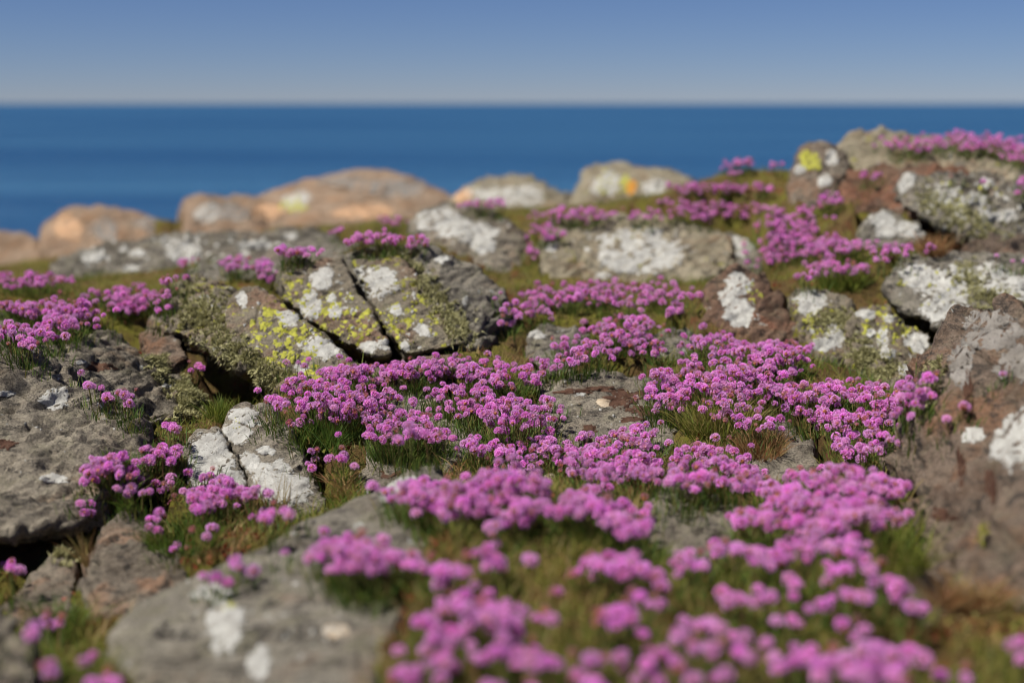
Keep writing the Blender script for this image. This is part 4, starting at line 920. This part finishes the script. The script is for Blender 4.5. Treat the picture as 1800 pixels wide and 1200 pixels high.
AREAS = [
 ('densest pink thrift cushion, dome shaped, at the foot of the split outcrop', [(595, 690, 92, 46, 190, 0.065)]),
 ('rounded thrift cushion with a green leaf tuft on the flat slab by the densest cushion', [(700, 748, 60, 30, 80, 0.06)]),
 ('few loose thrift heads over grass under the densest cushion', [(570, 800, 34, 24, 8, 0.05), (612, 800, 14, 30, 4)]),
 ('thrift sprigs at the shaded end of the densest cushion before the black hollow', [(482, 705, 20, 14, 8)]),
 ('band of thrift along the lower crack of the split outcrop', [(650, 655, 50, 13, 26), (730, 645, 60, 14, 40)]),
 ('thrift band running on from the split outcrop to the small rear slab', [(815, 645, 62, 18, 56), (895, 658, 58, 18, 46), (975, 632, 36, 10, 14)]),
 ('open thrift spray on thin stalks behind the tight tuft with long stalks', [(800, 690, 34, 22, 26), (845, 692, 40, 14, 20), (830, 722, 34, 12, 14)]),
 ('thrift sprig on the left flat slab beside the rounded cushion', [(770, 765, 26, 12, 10)]),
 ('tight thrift tuft with long visible stalks between the two flat slabs', [(908, 724, 60, 26, 78, 0.075)]),
 ('thrift patch in front of the tight tuft with long stalks', [(850, 778, 34, 14, 14), (908, 800, 46, 24, 34), (958, 782, 28, 20, 16)]),
 ('thrift fringe half hidden behind the soft focus crest on the long slab', [(930, 840, 40, 16, 20), (880, 835, 36, 14, 16)]),
 ('thrift bank along the front edge of the mossy flat slab', [(1085, 795, 76, 28, 80), (1125, 760, 34, 16, 18), (1010, 800, 26, 16, 14)]),
 ('thrift heads over green leaves below the bank on the mossy slab', [(1050, 825, 46, 16, 22), (1125, 828, 42, 16, 20)]),
 ('thrift patch with many brown buds in green leaves beside the streaked slab', [(1255, 815, 74, 34, 64), (1310, 840, 34, 18, 20), (1200, 845, 36, 12, 12)]),
 ('thrift sprays above the withered brown tuft', [(1220, 788, 38, 10, 12)]),
 ('thrift mound overhanging the right edge of the mossy flat slab', [(1175, 690, 44, 26, 40), (1235, 670, 56, 22, 60), (1290, 652, 44, 14, 30), (1160, 655, 30, 8, 10)]),
 ('thinning thrift trail from the overhanging mound to the streaked slab', [(1275, 705, 50, 22, 30), (1340, 740, 36, 12, 12), (1290, 735, 40, 12, 10)]),
 ('thrift clump over the low pale slab with a white spot', [(1040, 612, 52, 16, 34), (1000, 600, 30, 10, 8)]),
 ('compact bright thrift clump between the two low slabs in the middle turf', [(1100, 578, 54, 26, 80), (1150, 608, 22, 16, 12)]),
 ('thrift clump on turf at the left foot of the reddish rock', [(1250, 600, 46, 20, 46), (1225, 630, 34, 12, 14)]),
 ('thrift clump under the dark cleft beside the reddish rock', [(1370, 618, 58, 20, 64), (1310, 615, 34, 12, 16)]),
 ('loose thrift row in grass below the dark cleft clump', [(1345, 655, 50, 14, 34), (1320, 680, 46, 12, 18)]),
 ('rear half of the thrift carpet below the low mottled rock', [(1425, 690, 60, 18, 42), (1480, 680, 50, 16, 28), (1540, 695, 56, 18, 44), (1380, 690, 40, 16, 24), (1430, 720, 40, 12, 14)]),
 ('thrift heads pressed against the edge of the brown boulder', [(1590, 690, 36, 20, 26), (1560, 735, 40, 18, 20), (1600, 660, 40, 10, 6)]),
 ('front half of the thrift carpet beyond the streaked slab', [(1470, 735, 56, 16, 34), (1520, 775, 54, 22, 42)]),
 ('thrift strip in the green hollow behind the split outcrop', [(930, 535, 46, 22, 34), (985, 515, 50, 16, 44), (1050, 510, 46, 16, 48), (1095, 527, 44, 10, 18)]),
 ('thrift sprays in the turf under the great white rosette', [(1160, 510, 46, 18, 30), (1170, 540, 26, 12, 10)]),
 ('few thrift heads by the lower end of the shaggy lichen band', [(890, 558, 22, 14, 10)]),
 ('lone thrift heads left of the reddish rock', [(1215, 520, 14, 8, 4)]),
 ('thrift row on top of the wide tan rock', [(1010, 374, 72, 12, 52), (1125, 378, 26, 8, 8)]),
 ('thrift drift spilling down the left side of the wide tan rock', [(958, 405, 34, 15, 28), (930, 440, 14, 13, 9)]),
 ('faint thrift line before the far pale rock', [(870, 357, 48, 6, 22)]),
 ('thrift drift between the grey mound and the white flanked rock', [(655, 415, 60, 10, 34), (715, 420, 26, 10, 16), (600, 405, 20, 6, 5)]),
 ('small thrift tuft behind the white flanked rock before the orange dome', [(692, 386, 26, 7, 12)]),
 ('thrift row along the crest of the grey green mound', [(500, 440, 46, 6, 24), (430, 462, 46, 10, 28)]),
 ('thrift sprig hanging over the front of the grey green mound', [(475, 476, 20, 16, 16)]),
 ('small thrift tuft in front of the low blurred outcrop', [(330, 460, 20, 6, 9)]),
 ('rearmost thrift patch of the bank, before the low blurred outcrop', [(50, 488, 64, 14, 56)]),
 ('long thrift bank behind the grey boulder with the shaggy end', [(165, 535, 90, 18, 110), (60, 535, 60, 14, 50), (250, 515, 52, 12, 32), (290, 490, 26, 6, 9)]),
 ('thrift tongue drooping from the long bank over the shaggy ended boulder', [(110, 562, 46, 14, 44)]),
 ('thrift tufts on top of the grey boulder with the shaggy end', [(28, 578, 34, 14, 22), (48, 602, 20, 12, 12), (95, 590, 14, 10, 7), (-40, 590, 30, 14, 14)]),
 ('three thrift heads glowing before the black hollow of the split outcrop', [(337, 640, 13, 10, 4)]),
 ('sparse thrift heads along the crest of the large spotted boulder', [(165, 680, 18, 8, 5), (205, 690, 26, 12, 9), (236, 706, 10, 6, 4), (138, 655, 4, 3, 1)]),
 ('low thrift sprig in green grass by the white slabs', [(302, 750, 20, 6, 6)]),
 ('thrift drift leaning from the large spotted boulder towards the white slabs', [(225, 822, 56, 22, 44), (290, 800, 32, 16, 22), (262, 850, 40, 14, 20), (185, 815, 20, 12, 7)]),
 ('thrift clump growing against the foot of the left white slab', [(345, 878, 46, 20, 42), (385, 862, 36, 14, 20), (352, 828, 22, 14, 6), (395, 845, 20, 8, 6)]),
 ('thrift clump before the earthy crack of the white slabs', [(440, 862, 34, 10, 14)]),
 ('few thrift heads under the lower corner of the right white slab', [(480, 895, 36, 12, 8)]),
 ('scattered small thrift sprig in the grass in front of the white slabs', [[(300, 915, 34, 16, 7, 0.04)], [(322, 962, 14, 6, 3, 0.03)], [(425, 988, 22, 8, 4, 0.03)], [(345, 930, 12, 8, 3)], [(495, 972, 8, 4, 1, 0.03)], [(376, 1014, 12, 4, 3, 0.03)]]),
 ('thrift sprig at the lower edge of the large spotted boulder', [(132, 888, 14, 8, 3), (150, 898, 6, 5, 2), (172, 878, 6, 4, 1)]),
 ('pale thrift sprig in the dark hollow under the large boulder', [(22, 990, 20, 10, 6)]),
 ('thrift sprig with green leaves before the orange brown stone', [(100, 1084, 18, 11, 5, 0.07), (45, 1102, 10, 8, 2)]),
 ('blurred thrift heads in the turf between corner rock and long slab', [(90, 1162, 20, 8, 4), (160, 1155, 8, 6, 2), (185, 1188, 16, 12, 7)]),
 ('soft focus thrift crest on the top end of the long slab', [(752, 860, 66, 18, 58), (835, 865, 66, 22, 62), (905, 888, 54, 16, 36), (800, 890, 50, 12, 22)]),
 ('soft focus thrift crest beside the soft focus slab', [(1050, 880, 60, 24, 58), (1095, 905, 40, 16, 24), (985, 882, 34, 14, 20), (1120, 925, 24, 12, 10)]),
 ('dense soft focus thrift cushion on the shoulder of the long slab', [(615, 962, 58, 20, 60), (690, 975, 46, 13, 30), (640, 990, 40, 10, 18)]),
 ('soft focus thrift sprig over bare brown turf by the shoulder cushion', [(770, 990, 26, 12, 10), (785, 1005, 14, 9, 4)]),
 ('soft focus thrift clump hanging in front of the top end crest', [(860, 972, 30, 20, 14), (870, 925, 14, 12, 5), (935, 980, 8, 6, 1)]),
 ('soft focus thrift clump with dark green foot below the soft focus slab', [(1070, 985, 54, 18, 30), (1115, 985, 24, 12, 10)]),
 ('isolated soft thrift heads over mossy turf in front', [[(970, 1025, 12, 7, 2)], [(1130, 1045, 28, 12, 8)], [(1060, 1065, 24, 8, 4)]]),
 ('loose blurred thrift clump at the right side of the long slab', [(820, 1050, 38, 30, 30), (880, 1080, 50, 18, 22), (930, 1075, 24, 14, 7)]),
 ('blurred thrift sprig against the bare end of the long slab', [(755, 1090, 22, 14, 8), (780, 1110, 28, 16, 9)]),
 ('blurred thrift clump low in the foreground turf', [[(765, 1150, 32, 20, 12)], [(885, 1135, 46, 22, 22)], [(960, 1150, 32, 16, 9)], [(705, 1182, 20, 14, 7)], [(690, 1132, 6, 5, 1)], [(1010, 1150, 10, 8, 2)], [(860, 1190, 14, 8, 2)], [(1050, 1150, 24, 12, 5)], [(1030, 1195, 36, 12, 6)], [(930, 1195, 20, 10, 3)]]),
 ('large blurred thrift clump in the open foreground, two lobed', [(1190, 1125, 44, 22, 20), (1165, 1165, 28, 16, 8)]),
 ('thick thrift drift running down beside the brown boulder', [(1460, 838, 68, 22, 66), (1500, 885, 68, 24, 84), (1540, 905, 36, 20, 26), (1520, 848, 50, 18, 36), (1580, 850, 14, 18, 6)]),
 ('left wing of the thick drift, behind the soft focus slab', [(1395, 868, 58, 20, 54), (1340, 908, 48, 18, 42), (1440, 915, 48, 18, 32)]),
 ('lower fringe of the thick drift, looser heads over grass', [(1400, 955, 46, 20, 30), (1490, 955, 24, 24, 16), (1460, 1000, 20, 12, 6)]),
 ('thrift sprays along the lower side of the soft focus slab', [(1280, 960, 38, 14, 16), (1330, 975, 28, 10, 9), (1220, 985, 28, 16, 12)]),
 ('thrift heads in grass close to the brown boulder', [(1592, 905, 10, 14, 3), (1535, 985, 12, 10, 3), (1590, 1062, 20, 14, 4)]),
 ('single blurred thrift heads in the open foreground grass', [[(1310, 1050, 14, 11, 4)], [(1360, 1040, 22, 13, 6)], [(1490, 1038, 38, 11, 9)], [(1420, 1058, 6, 5, 1)], [(1495, 1090, 14, 10, 3)], [(1385, 1085, 12, 7, 2)], [(1300, 1130, 18, 10, 4)], [(1370, 1148, 20, 11, 5)], [(1220, 1180, 13, 10, 3)], [(1280, 1178, 13, 10, 3)], [(1410, 1172, 10, 8, 2)], [(1230, 1100, 8, 6, 1)]]),
 ('blurred wide thrift cluster over the lowest foreground grass', [(1450, 1148, 42, 14, 20), (1520, 1145, 50, 18, 26), (1560, 1180, 36, 16, 9), (1510, 1178, 20, 10, 5)]),
 ('lone thrift head in dark grass below the brown boulder', [[(1782, 1130, 14, 20, 4)], [(1662, 1178, 14, 6, 2)], [(1722, 1168, 8, 6, 1)]]),
 ('lone thrift heads rooted in a crack of the brown boulder', [[(1748, 652, 5, 4, 1, 0.03)], [(1682, 712, 8, 4, 2, 0.03), (1673, 732, 6, 4, 1, 0.03)]]),
 ('thrift tuft standing out against the sea on the skyline', [(1296, 282, 30, 8, 26), (1288, 305, 12, 6, 4)]),
 ('tiny thrift sprig against the sea next to the rounded knob', [(1370, 290, 14, 8, 5)]),
 ('thrift drift climbing the skyline slope towards the rounded knob', [(1245, 330, 66, 9, 44), (1330, 330, 34, 8, 16), (1180, 355, 24, 7, 8)]),
 ('long thrift row below the skyline slope, above the tilted slab', [(1250, 370, 84, 13, 84), (1350, 372, 30, 9, 16)]),
 ('broad bright thrift bank sweeping down below the knob', [(1380, 400, 56, 22, 86), (1400, 430, 62, 18, 66), (1470, 430, 50, 12, 38), (1350, 455, 34, 12, 16)]),
 ('lower lobe of the bright bank, above the upright lichened rock', [(1480, 468, 50, 13, 40), (1425, 480, 22, 9, 9)]),
 ('thrift sprig on the slope between knob and whitish lump', [(1460, 350, 20, 12, 16), (1415, 370, 18, 9, 9), (1455, 382, 8, 5, 2)]),
 ('thrift fringe at the foot of the whitish lump', [(1578, 437, 46, 10, 24), (1555, 452, 20, 7, 6)]),
 ('thrift sprig on the reddish ledge', [(1530, 308, 20, 8, 9)]),
 ('thrift row crowning the olive topped ridge', [(1600, 252, 48, 11, 42), (1680, 246, 52, 12, 54), (1740, 250, 50, 13, 54), (1785, 272, 26, 12, 20), (1830, 275, 40, 13, 30)]),
 ('thrift sprig hanging at the end of the jutting slab', [(1792, 325, 10, 18, 7)]),
 ('lone thrift heads on top of the jutting slab', [[(1725, 318, 5, 4, 1)], [(1670, 312, 5, 4, 1)]]),
 ('lone thrift heads below the low brown rock', [[(1752, 450, 5, 4, 1)], [(1775, 455, 5, 4, 1)], [(1796, 460, 5, 4, 1)]]),
]
g2 = np.random.default_rng(8)
for lab, sp in AREAS:
    if lab.startswith('single blurred'):
        for _ in range(26):      # stragglers strewn over the near turf
            x, y = g2.uniform(980, 1640), g2.uniform(1000, 1195)
            sp.append([(x, y, 12, 7, int(g2.integers(1, 4)), 0.045)])
for label, specs in AREAS:
    if isinstance(specs[0], tuple):          # one continuous cushion or drift
        clump(specs, label, 'thrift clumps')
    else:                                    # look-alikes set apart from each other
        for sp in specs:
            clump(sp, label, label)
print('HEADS', NHEAD)

# ------------------------------------------------------------------ shaggy lichen on the rocks
def shaggy(key, pts, n, width, ln=0.012):
    """tufts along a line of pixels on a rock"""
    tree = TREES[key]
    r = ROCKS[key]
    B, T = [], []
    seg = [(np.array(pts[i]), np.array(pts[i + 1])) for i in range(len(pts) - 1)]
    L = np.array([np.linalg.norm(b - a) for a, b in seg]); L = L / L.sum()
    for _ in range(n):
        a, b = seg[rng.choice(len(seg), p=L)]
        q = a + (b - a) * rng.random() + rng.normal(size=2) * width * 0.5
        h = tree.ray_cast(CAMP, ray(q[0], q[1]), 40)
        if h[0] is None:
            continue
        p0 = np.array(h[0]); nn = np.array(h[1])
        if vnoise((p0 * 40)[None])[0] < -0.35:
            continue
        for _k in range(6):
            d = nn + rng.normal(size=3) * 0.6
            B.append(p0 - nn * 0.002 + rng.normal(size=3) * 0.002)
            T.append(p0 + d / np.linalg.norm(d) * ln * rng.uniform(0.5, 1.4))
    if not B:
        return
    B, T = np.array(B), np.array(T)
    v, f, rr = blades(B, T, rng.uniform(0.002, 0.004, len(B)), rng.random(len(B)), 0.1)
    tag(link('shaggy_lichen', mesh_np('shaggy_lichen', v - r['org'], f, {'rnd': rr}, [M['shaggy']]), parent=r['obj']), kind='stuff')
shaggy('out_body', [(690, 440), (725, 478), (765, 535), (822, 600)], 1100, 26)
shaggy('out_right', [(735, 490), (790, 572), (815, 602)], 300, 14)
shaggy('out_shaggy', [(305, 512), (350, 545), (395, 590), (440, 640), (490, 684)], 1500, 46)
shaggy('out_left', [(405, 600), (450, 645), (520, 676)], 350, 16)
shaggy('out_left', [(590, 668), (640, 655)], 200, 14)
shaggy('boulder_left_back', [(270, 632), (320, 668), (355, 712)], 900, 26)
shaggy('boulder_left_back', [(320, 690), (340, 735)], 500, 30)
shaggy('stone_mid_c', [(1690, 470), (1720, 520), (1790, 545)], 700, 26)
shaggy('stone_mid_b', [(1500, 610), (1520, 640), (1560, 660)], 600, 34)
shaggy('stone_mid_a', [(1440, 560), (1490, 570)], 260, 22)
shaggy('overhang', [(1625, 345), (1680, 375), (1760, 420)], 700, 30)
shaggy('boulder_right', [(1645, 640), (1620, 730)], 300, 16, 0.008)
shaggy('stone_front_small', [(100, 968), (126, 980)], 160, 14)

# ------------------------------------------------------------------ turf: grass and small herbs, thinning out with distance
def scatter(n, ymin, ymax, spread):
    y = ymin * (ymax / ymin) ** rng.random(n)
    x = y * (rng.random(n) * 2 - 1) * spread
    P_, ok = [], []
    for i in range(n):
        h = down(x[i], y[i])
        if h is None or OWN[h[2]] >= 0 or h[1].z < 0.4:
            continue
        P_.append(h[0])
    return np.array(P_)
base = scatter(48000, 1.1, 8.5, 0.5)
den = fbm(base * 6 + 3, 3)
dry = fbm(base * 4 + 31, 3)
base, dry = base[den > -0.28], dry[den > -0.28]
k = 4
bb = np.repeat(base, k, 0) + np.c_[rng.normal(size=(len(base) * k, 2)) * 0.009, np.full(len(base) * k, -0.004)]
ln = rng.uniform(0.010, 0.034, len(bb)) * (1 + 0.5 * (rng.random(len(bb)) < 0.06))
lean = rng.normal(size=(len(bb), 2)) * 0.55
tp = bb + np.c_[lean * ln[:, None], ln]
rr0 = np.clip(np.repeat(0.42 + 0.75 * dry, k) + rng.normal(size=len(bb)) * 0.2, 0, 1)
v, f, rr = blades(bb, tp, rng.uniform(0.0011, 0.002, len(bb)), rr0, 0.2)
tag(link('grass', mesh_np('grass', v, f, {'rnd': rr}, [M['grass']])), 'short olive and straw coloured grass of the turf between rocks', 'grass', kind='stuff')
base = scatter(16000, 1.1, 7.0, 0.5)
base = base[fbm(base * 8 + 77, 2) > 0.02]
k = 5
bb = np.repeat(base, k, 0) + np.c_[rng.normal(size=(len(base) * k, 2)) * 0.008, np.zeros(len(base) * k)]
d = rng.normal(size=(len(bb), 3)) * np.array((1, 1, 0.4)); d[:, 2] = np.abs(d[:, 2]) + 0.4
tp = bb + d / np.linalg.norm(d, axis=1, keepdims=True) * rng.uniform(0.006, 0.014, len(bb))[:, None]
rr0 = np.clip(0.42 + np.repeat(0.9 * fbm(base * 5 + 55, 2), k) + rng.normal(size=len(bb)) * 0.15, 0, 1)
v, f, rr = blades(bb, tp, rng.uniform(0.004, 0.007, len(bb)), rr0, 0.2)
tag(link('ground_cover', mesh_np('ground_cover', v, f, {'rnd': rr}, [M['herb']])), 'low red and olive stonecrop and moss leaves covering the soil', 'ground cover', kind='stuff')

# ------------------------------------------------------------------ tufts of grass, pebbles, a yellow sprig
def tuft(px, py, rx, ry, n, ln0, mat, label, lo=0.0, hi=1.0, name='grass_tuft', lean=0.5):
    c = hit_px(px, py)
    if c is None:
        return
    A = np.array(c[0])
    B = []
    while len(B) < n:
        a, q = rng.random() * 6.283, math.sqrt(rng.random())
        h = hit_px(px + rx * q * math.cos(a), py + ry * q * math.sin(a))
        if h is None or abs(h[0].y - A[1]) > 0.16 or abs(h[0].z - A[2]) > 0.05:
            n -= 1
            continue
        B.append(np.array(h[0]))
    B = np.array(B)
    ln = ln0 * rng.uniform(0.45, 1.25, len(B))
    T = B + np.c_[rng.normal(size=(len(B), 2)) * lean * ln[:, None] + (B - A)[:, :2] * 0.35, ln]
    B[:, 2] -= 0.004
    v, f, rr = blades(B - A, T - A, rng.uniform(0.0011, 0.002, len(B)), lo + (hi - lo) * rng.random(len(B)), 0.15)
    tag(link(name, mesh_np(name, v, f, {'rnd': rr}, [M[mat]]), tuple(A)), label, 'grass', 'tufts of grass')
tuft(1335, 790, 40, 22, 900, 0.026, 'grass', 'withered reddish brown tuft beside the streaked slab', 0.7, 1.0, 'withered_tuft')
tuft(1265, 755, 70, 22, 900, 0.05, 'grass', 'olive green grass tuft above the withered brown tuft', 0.1, 0.7)
tuft(240, 880, 50, 22, 600, 0.045, 'leaf', 'bright green leaf tuft under the leaning thrift drift', 0.4, 0.95)
tuft(320, 955, 60, 24, 600, 0.04, 'leaf', 'green leaf tuft in the turf before the white slabs', 0.3, 0.95)
tuft(385, 735, 18, 8, 500, 0.04, 'grass', 'fresh green grass in the gap by the shaggy ended boulder', 0.0, 0.4)
tuft(610, 865, 24, 22, 260, 0.022, 'grass', 'straw coloured grass along the right white slab and long slab', 0.5, 0.95, lean=0.9)
tuft(560, 780, 40, 30, 500, 0.05, 'leaf', 'dark green leaf tuft below the densest thrift cushion', 0.0, 0.7)
tuft(715, 790, 50, 16, 600, 0.045, 'leaf', 'green leaf tuft spreading from the rounded thrift cushion', 0.2, 0.8)
tuft(465, 905, 60, 8, 70, 0.07, 'grass', 'thin straw stalks rising before the right white slab', 0.5, 0.9, lean=0.35)
tuft(1585, 980, 40, 50, 700, 0.05, 'grass', 'green grass along the foot of the brown boulder', 0.0, 0.45)
tuft(1480, 505, 40, 10, 500, 0.05, 'grass', 'green grass under the lower lobe of the bright thrift bank', 0.0, 0.45)
tuft(1640, 446, 22, 8, 400, 0.05, 'grass', 'rusty brown grass under the jutting slab', 0.75, 1.0, lean=0.8)
tuft(1700, 1065, 60, 12, 400, 0.03, 'grass', 'rusty grass at the base of the brown boulder', 0.7, 1.0, lean=0.8)
tuft(100, 1115, 40, 14, 300, 0.05, 'leaf', 'green blades before the orange brown stone', 0.3, 0.9)
tuft(152, 992, 5, 4, 40, 0.05, 'grass', 'long straw blades between the orange brown stone and the pointed stone', 0.55, 0.95)

def pebble(px, py, r, label, mat, sq=0.7):
    c = hit_px(px, py)
    bm = bmesh.new()
    bmesh.ops.create_icosphere(bm, subdivisions=2, radius=1.0)
    v = np.array([q.co[:] for q in bm.verts])
    f = np.array([[q.index for q in t.verts] for t in bm.faces])
    bm.free()
    v = v * (1 + 0.22 * fbm(v * 1.6 + px, 2))[:, None] * np.array((1, 0.9, sq)) * r
    tag(link('pebble', mesh_np('pebble', v, f, {'ring': np.zeros(len(v))}, mats=[M[mat]]), (c[0].x, c[0].y, c[0].z + r * sq * 0.5)), label, 'pebble', 'pebbles')
M['pebble'] = rock_mat('cream_pebble', (0.45, 0.39, 0.30), (0.38, 0.31, 0.23), (0.42, 0.32, 0.22), white=0, moss=0.05, stripe=0.1, seed=31)
pebble(956, 838, 0.008, 'small cream pebble in grass behind the soft focus crest', 'pebble')
pebble(967, 843, 0.012, 'larger cream pebble in grass behind the soft focus crest', 'pebble')
pebble(1019, 711, 0.0035, 'tiny cream pebble lying on the mossy flat slab', 'pebble')
pebble(912, 690, 0.008, 'grey white pebble in the turf behind the tight thrift tuft', 'pebble')
pebble(795, 773, 0.012, 'brownish pebble at the edge of the left flat slab', 'pink', 0.8)
pebble(1030, 776, 0.012, 'greenish white pebble at the front edge of the mossy slab', 'pebble')

M['sprig'] = blade_mat('yellow_sprig', [(0.0, (0.24, 0.25, 0.04)), (1.0, (0.38, 0.36, 0.06))], 0.3)
c = hit_px(1726, 960)
A = np.array(c[0])
k = 50
B = A + np.c_[rng.normal(size=(k, 3)) * 0.003] + np.c_[np.zeros((k, 2)), rng.random(k) * 0.035]
d = rng.normal(size=(k, 3))
v, f, rr = blades(B - A, B - A + d / np.linalg.norm(d, axis=1, keepdims=True) * 0.007, np.full(k, 0.003), rng.random(k))
st, sf, sr = cyl_stems(np.zeros((1, 3)) - np.array((0, 0, 0.004)), np.array([[0, 0, 0.036]]), np.array([0.3]))
tag(link('yellow_sprig', mesh_np('yellow_sprig', np.r_[st, v], np.r_[sf, f + len(st)], {'rnd': np.r_[sr, rr]}, [M['sprig']]), tuple(A)), 'small yellow green sprig growing on the brown boulder', 'plant')
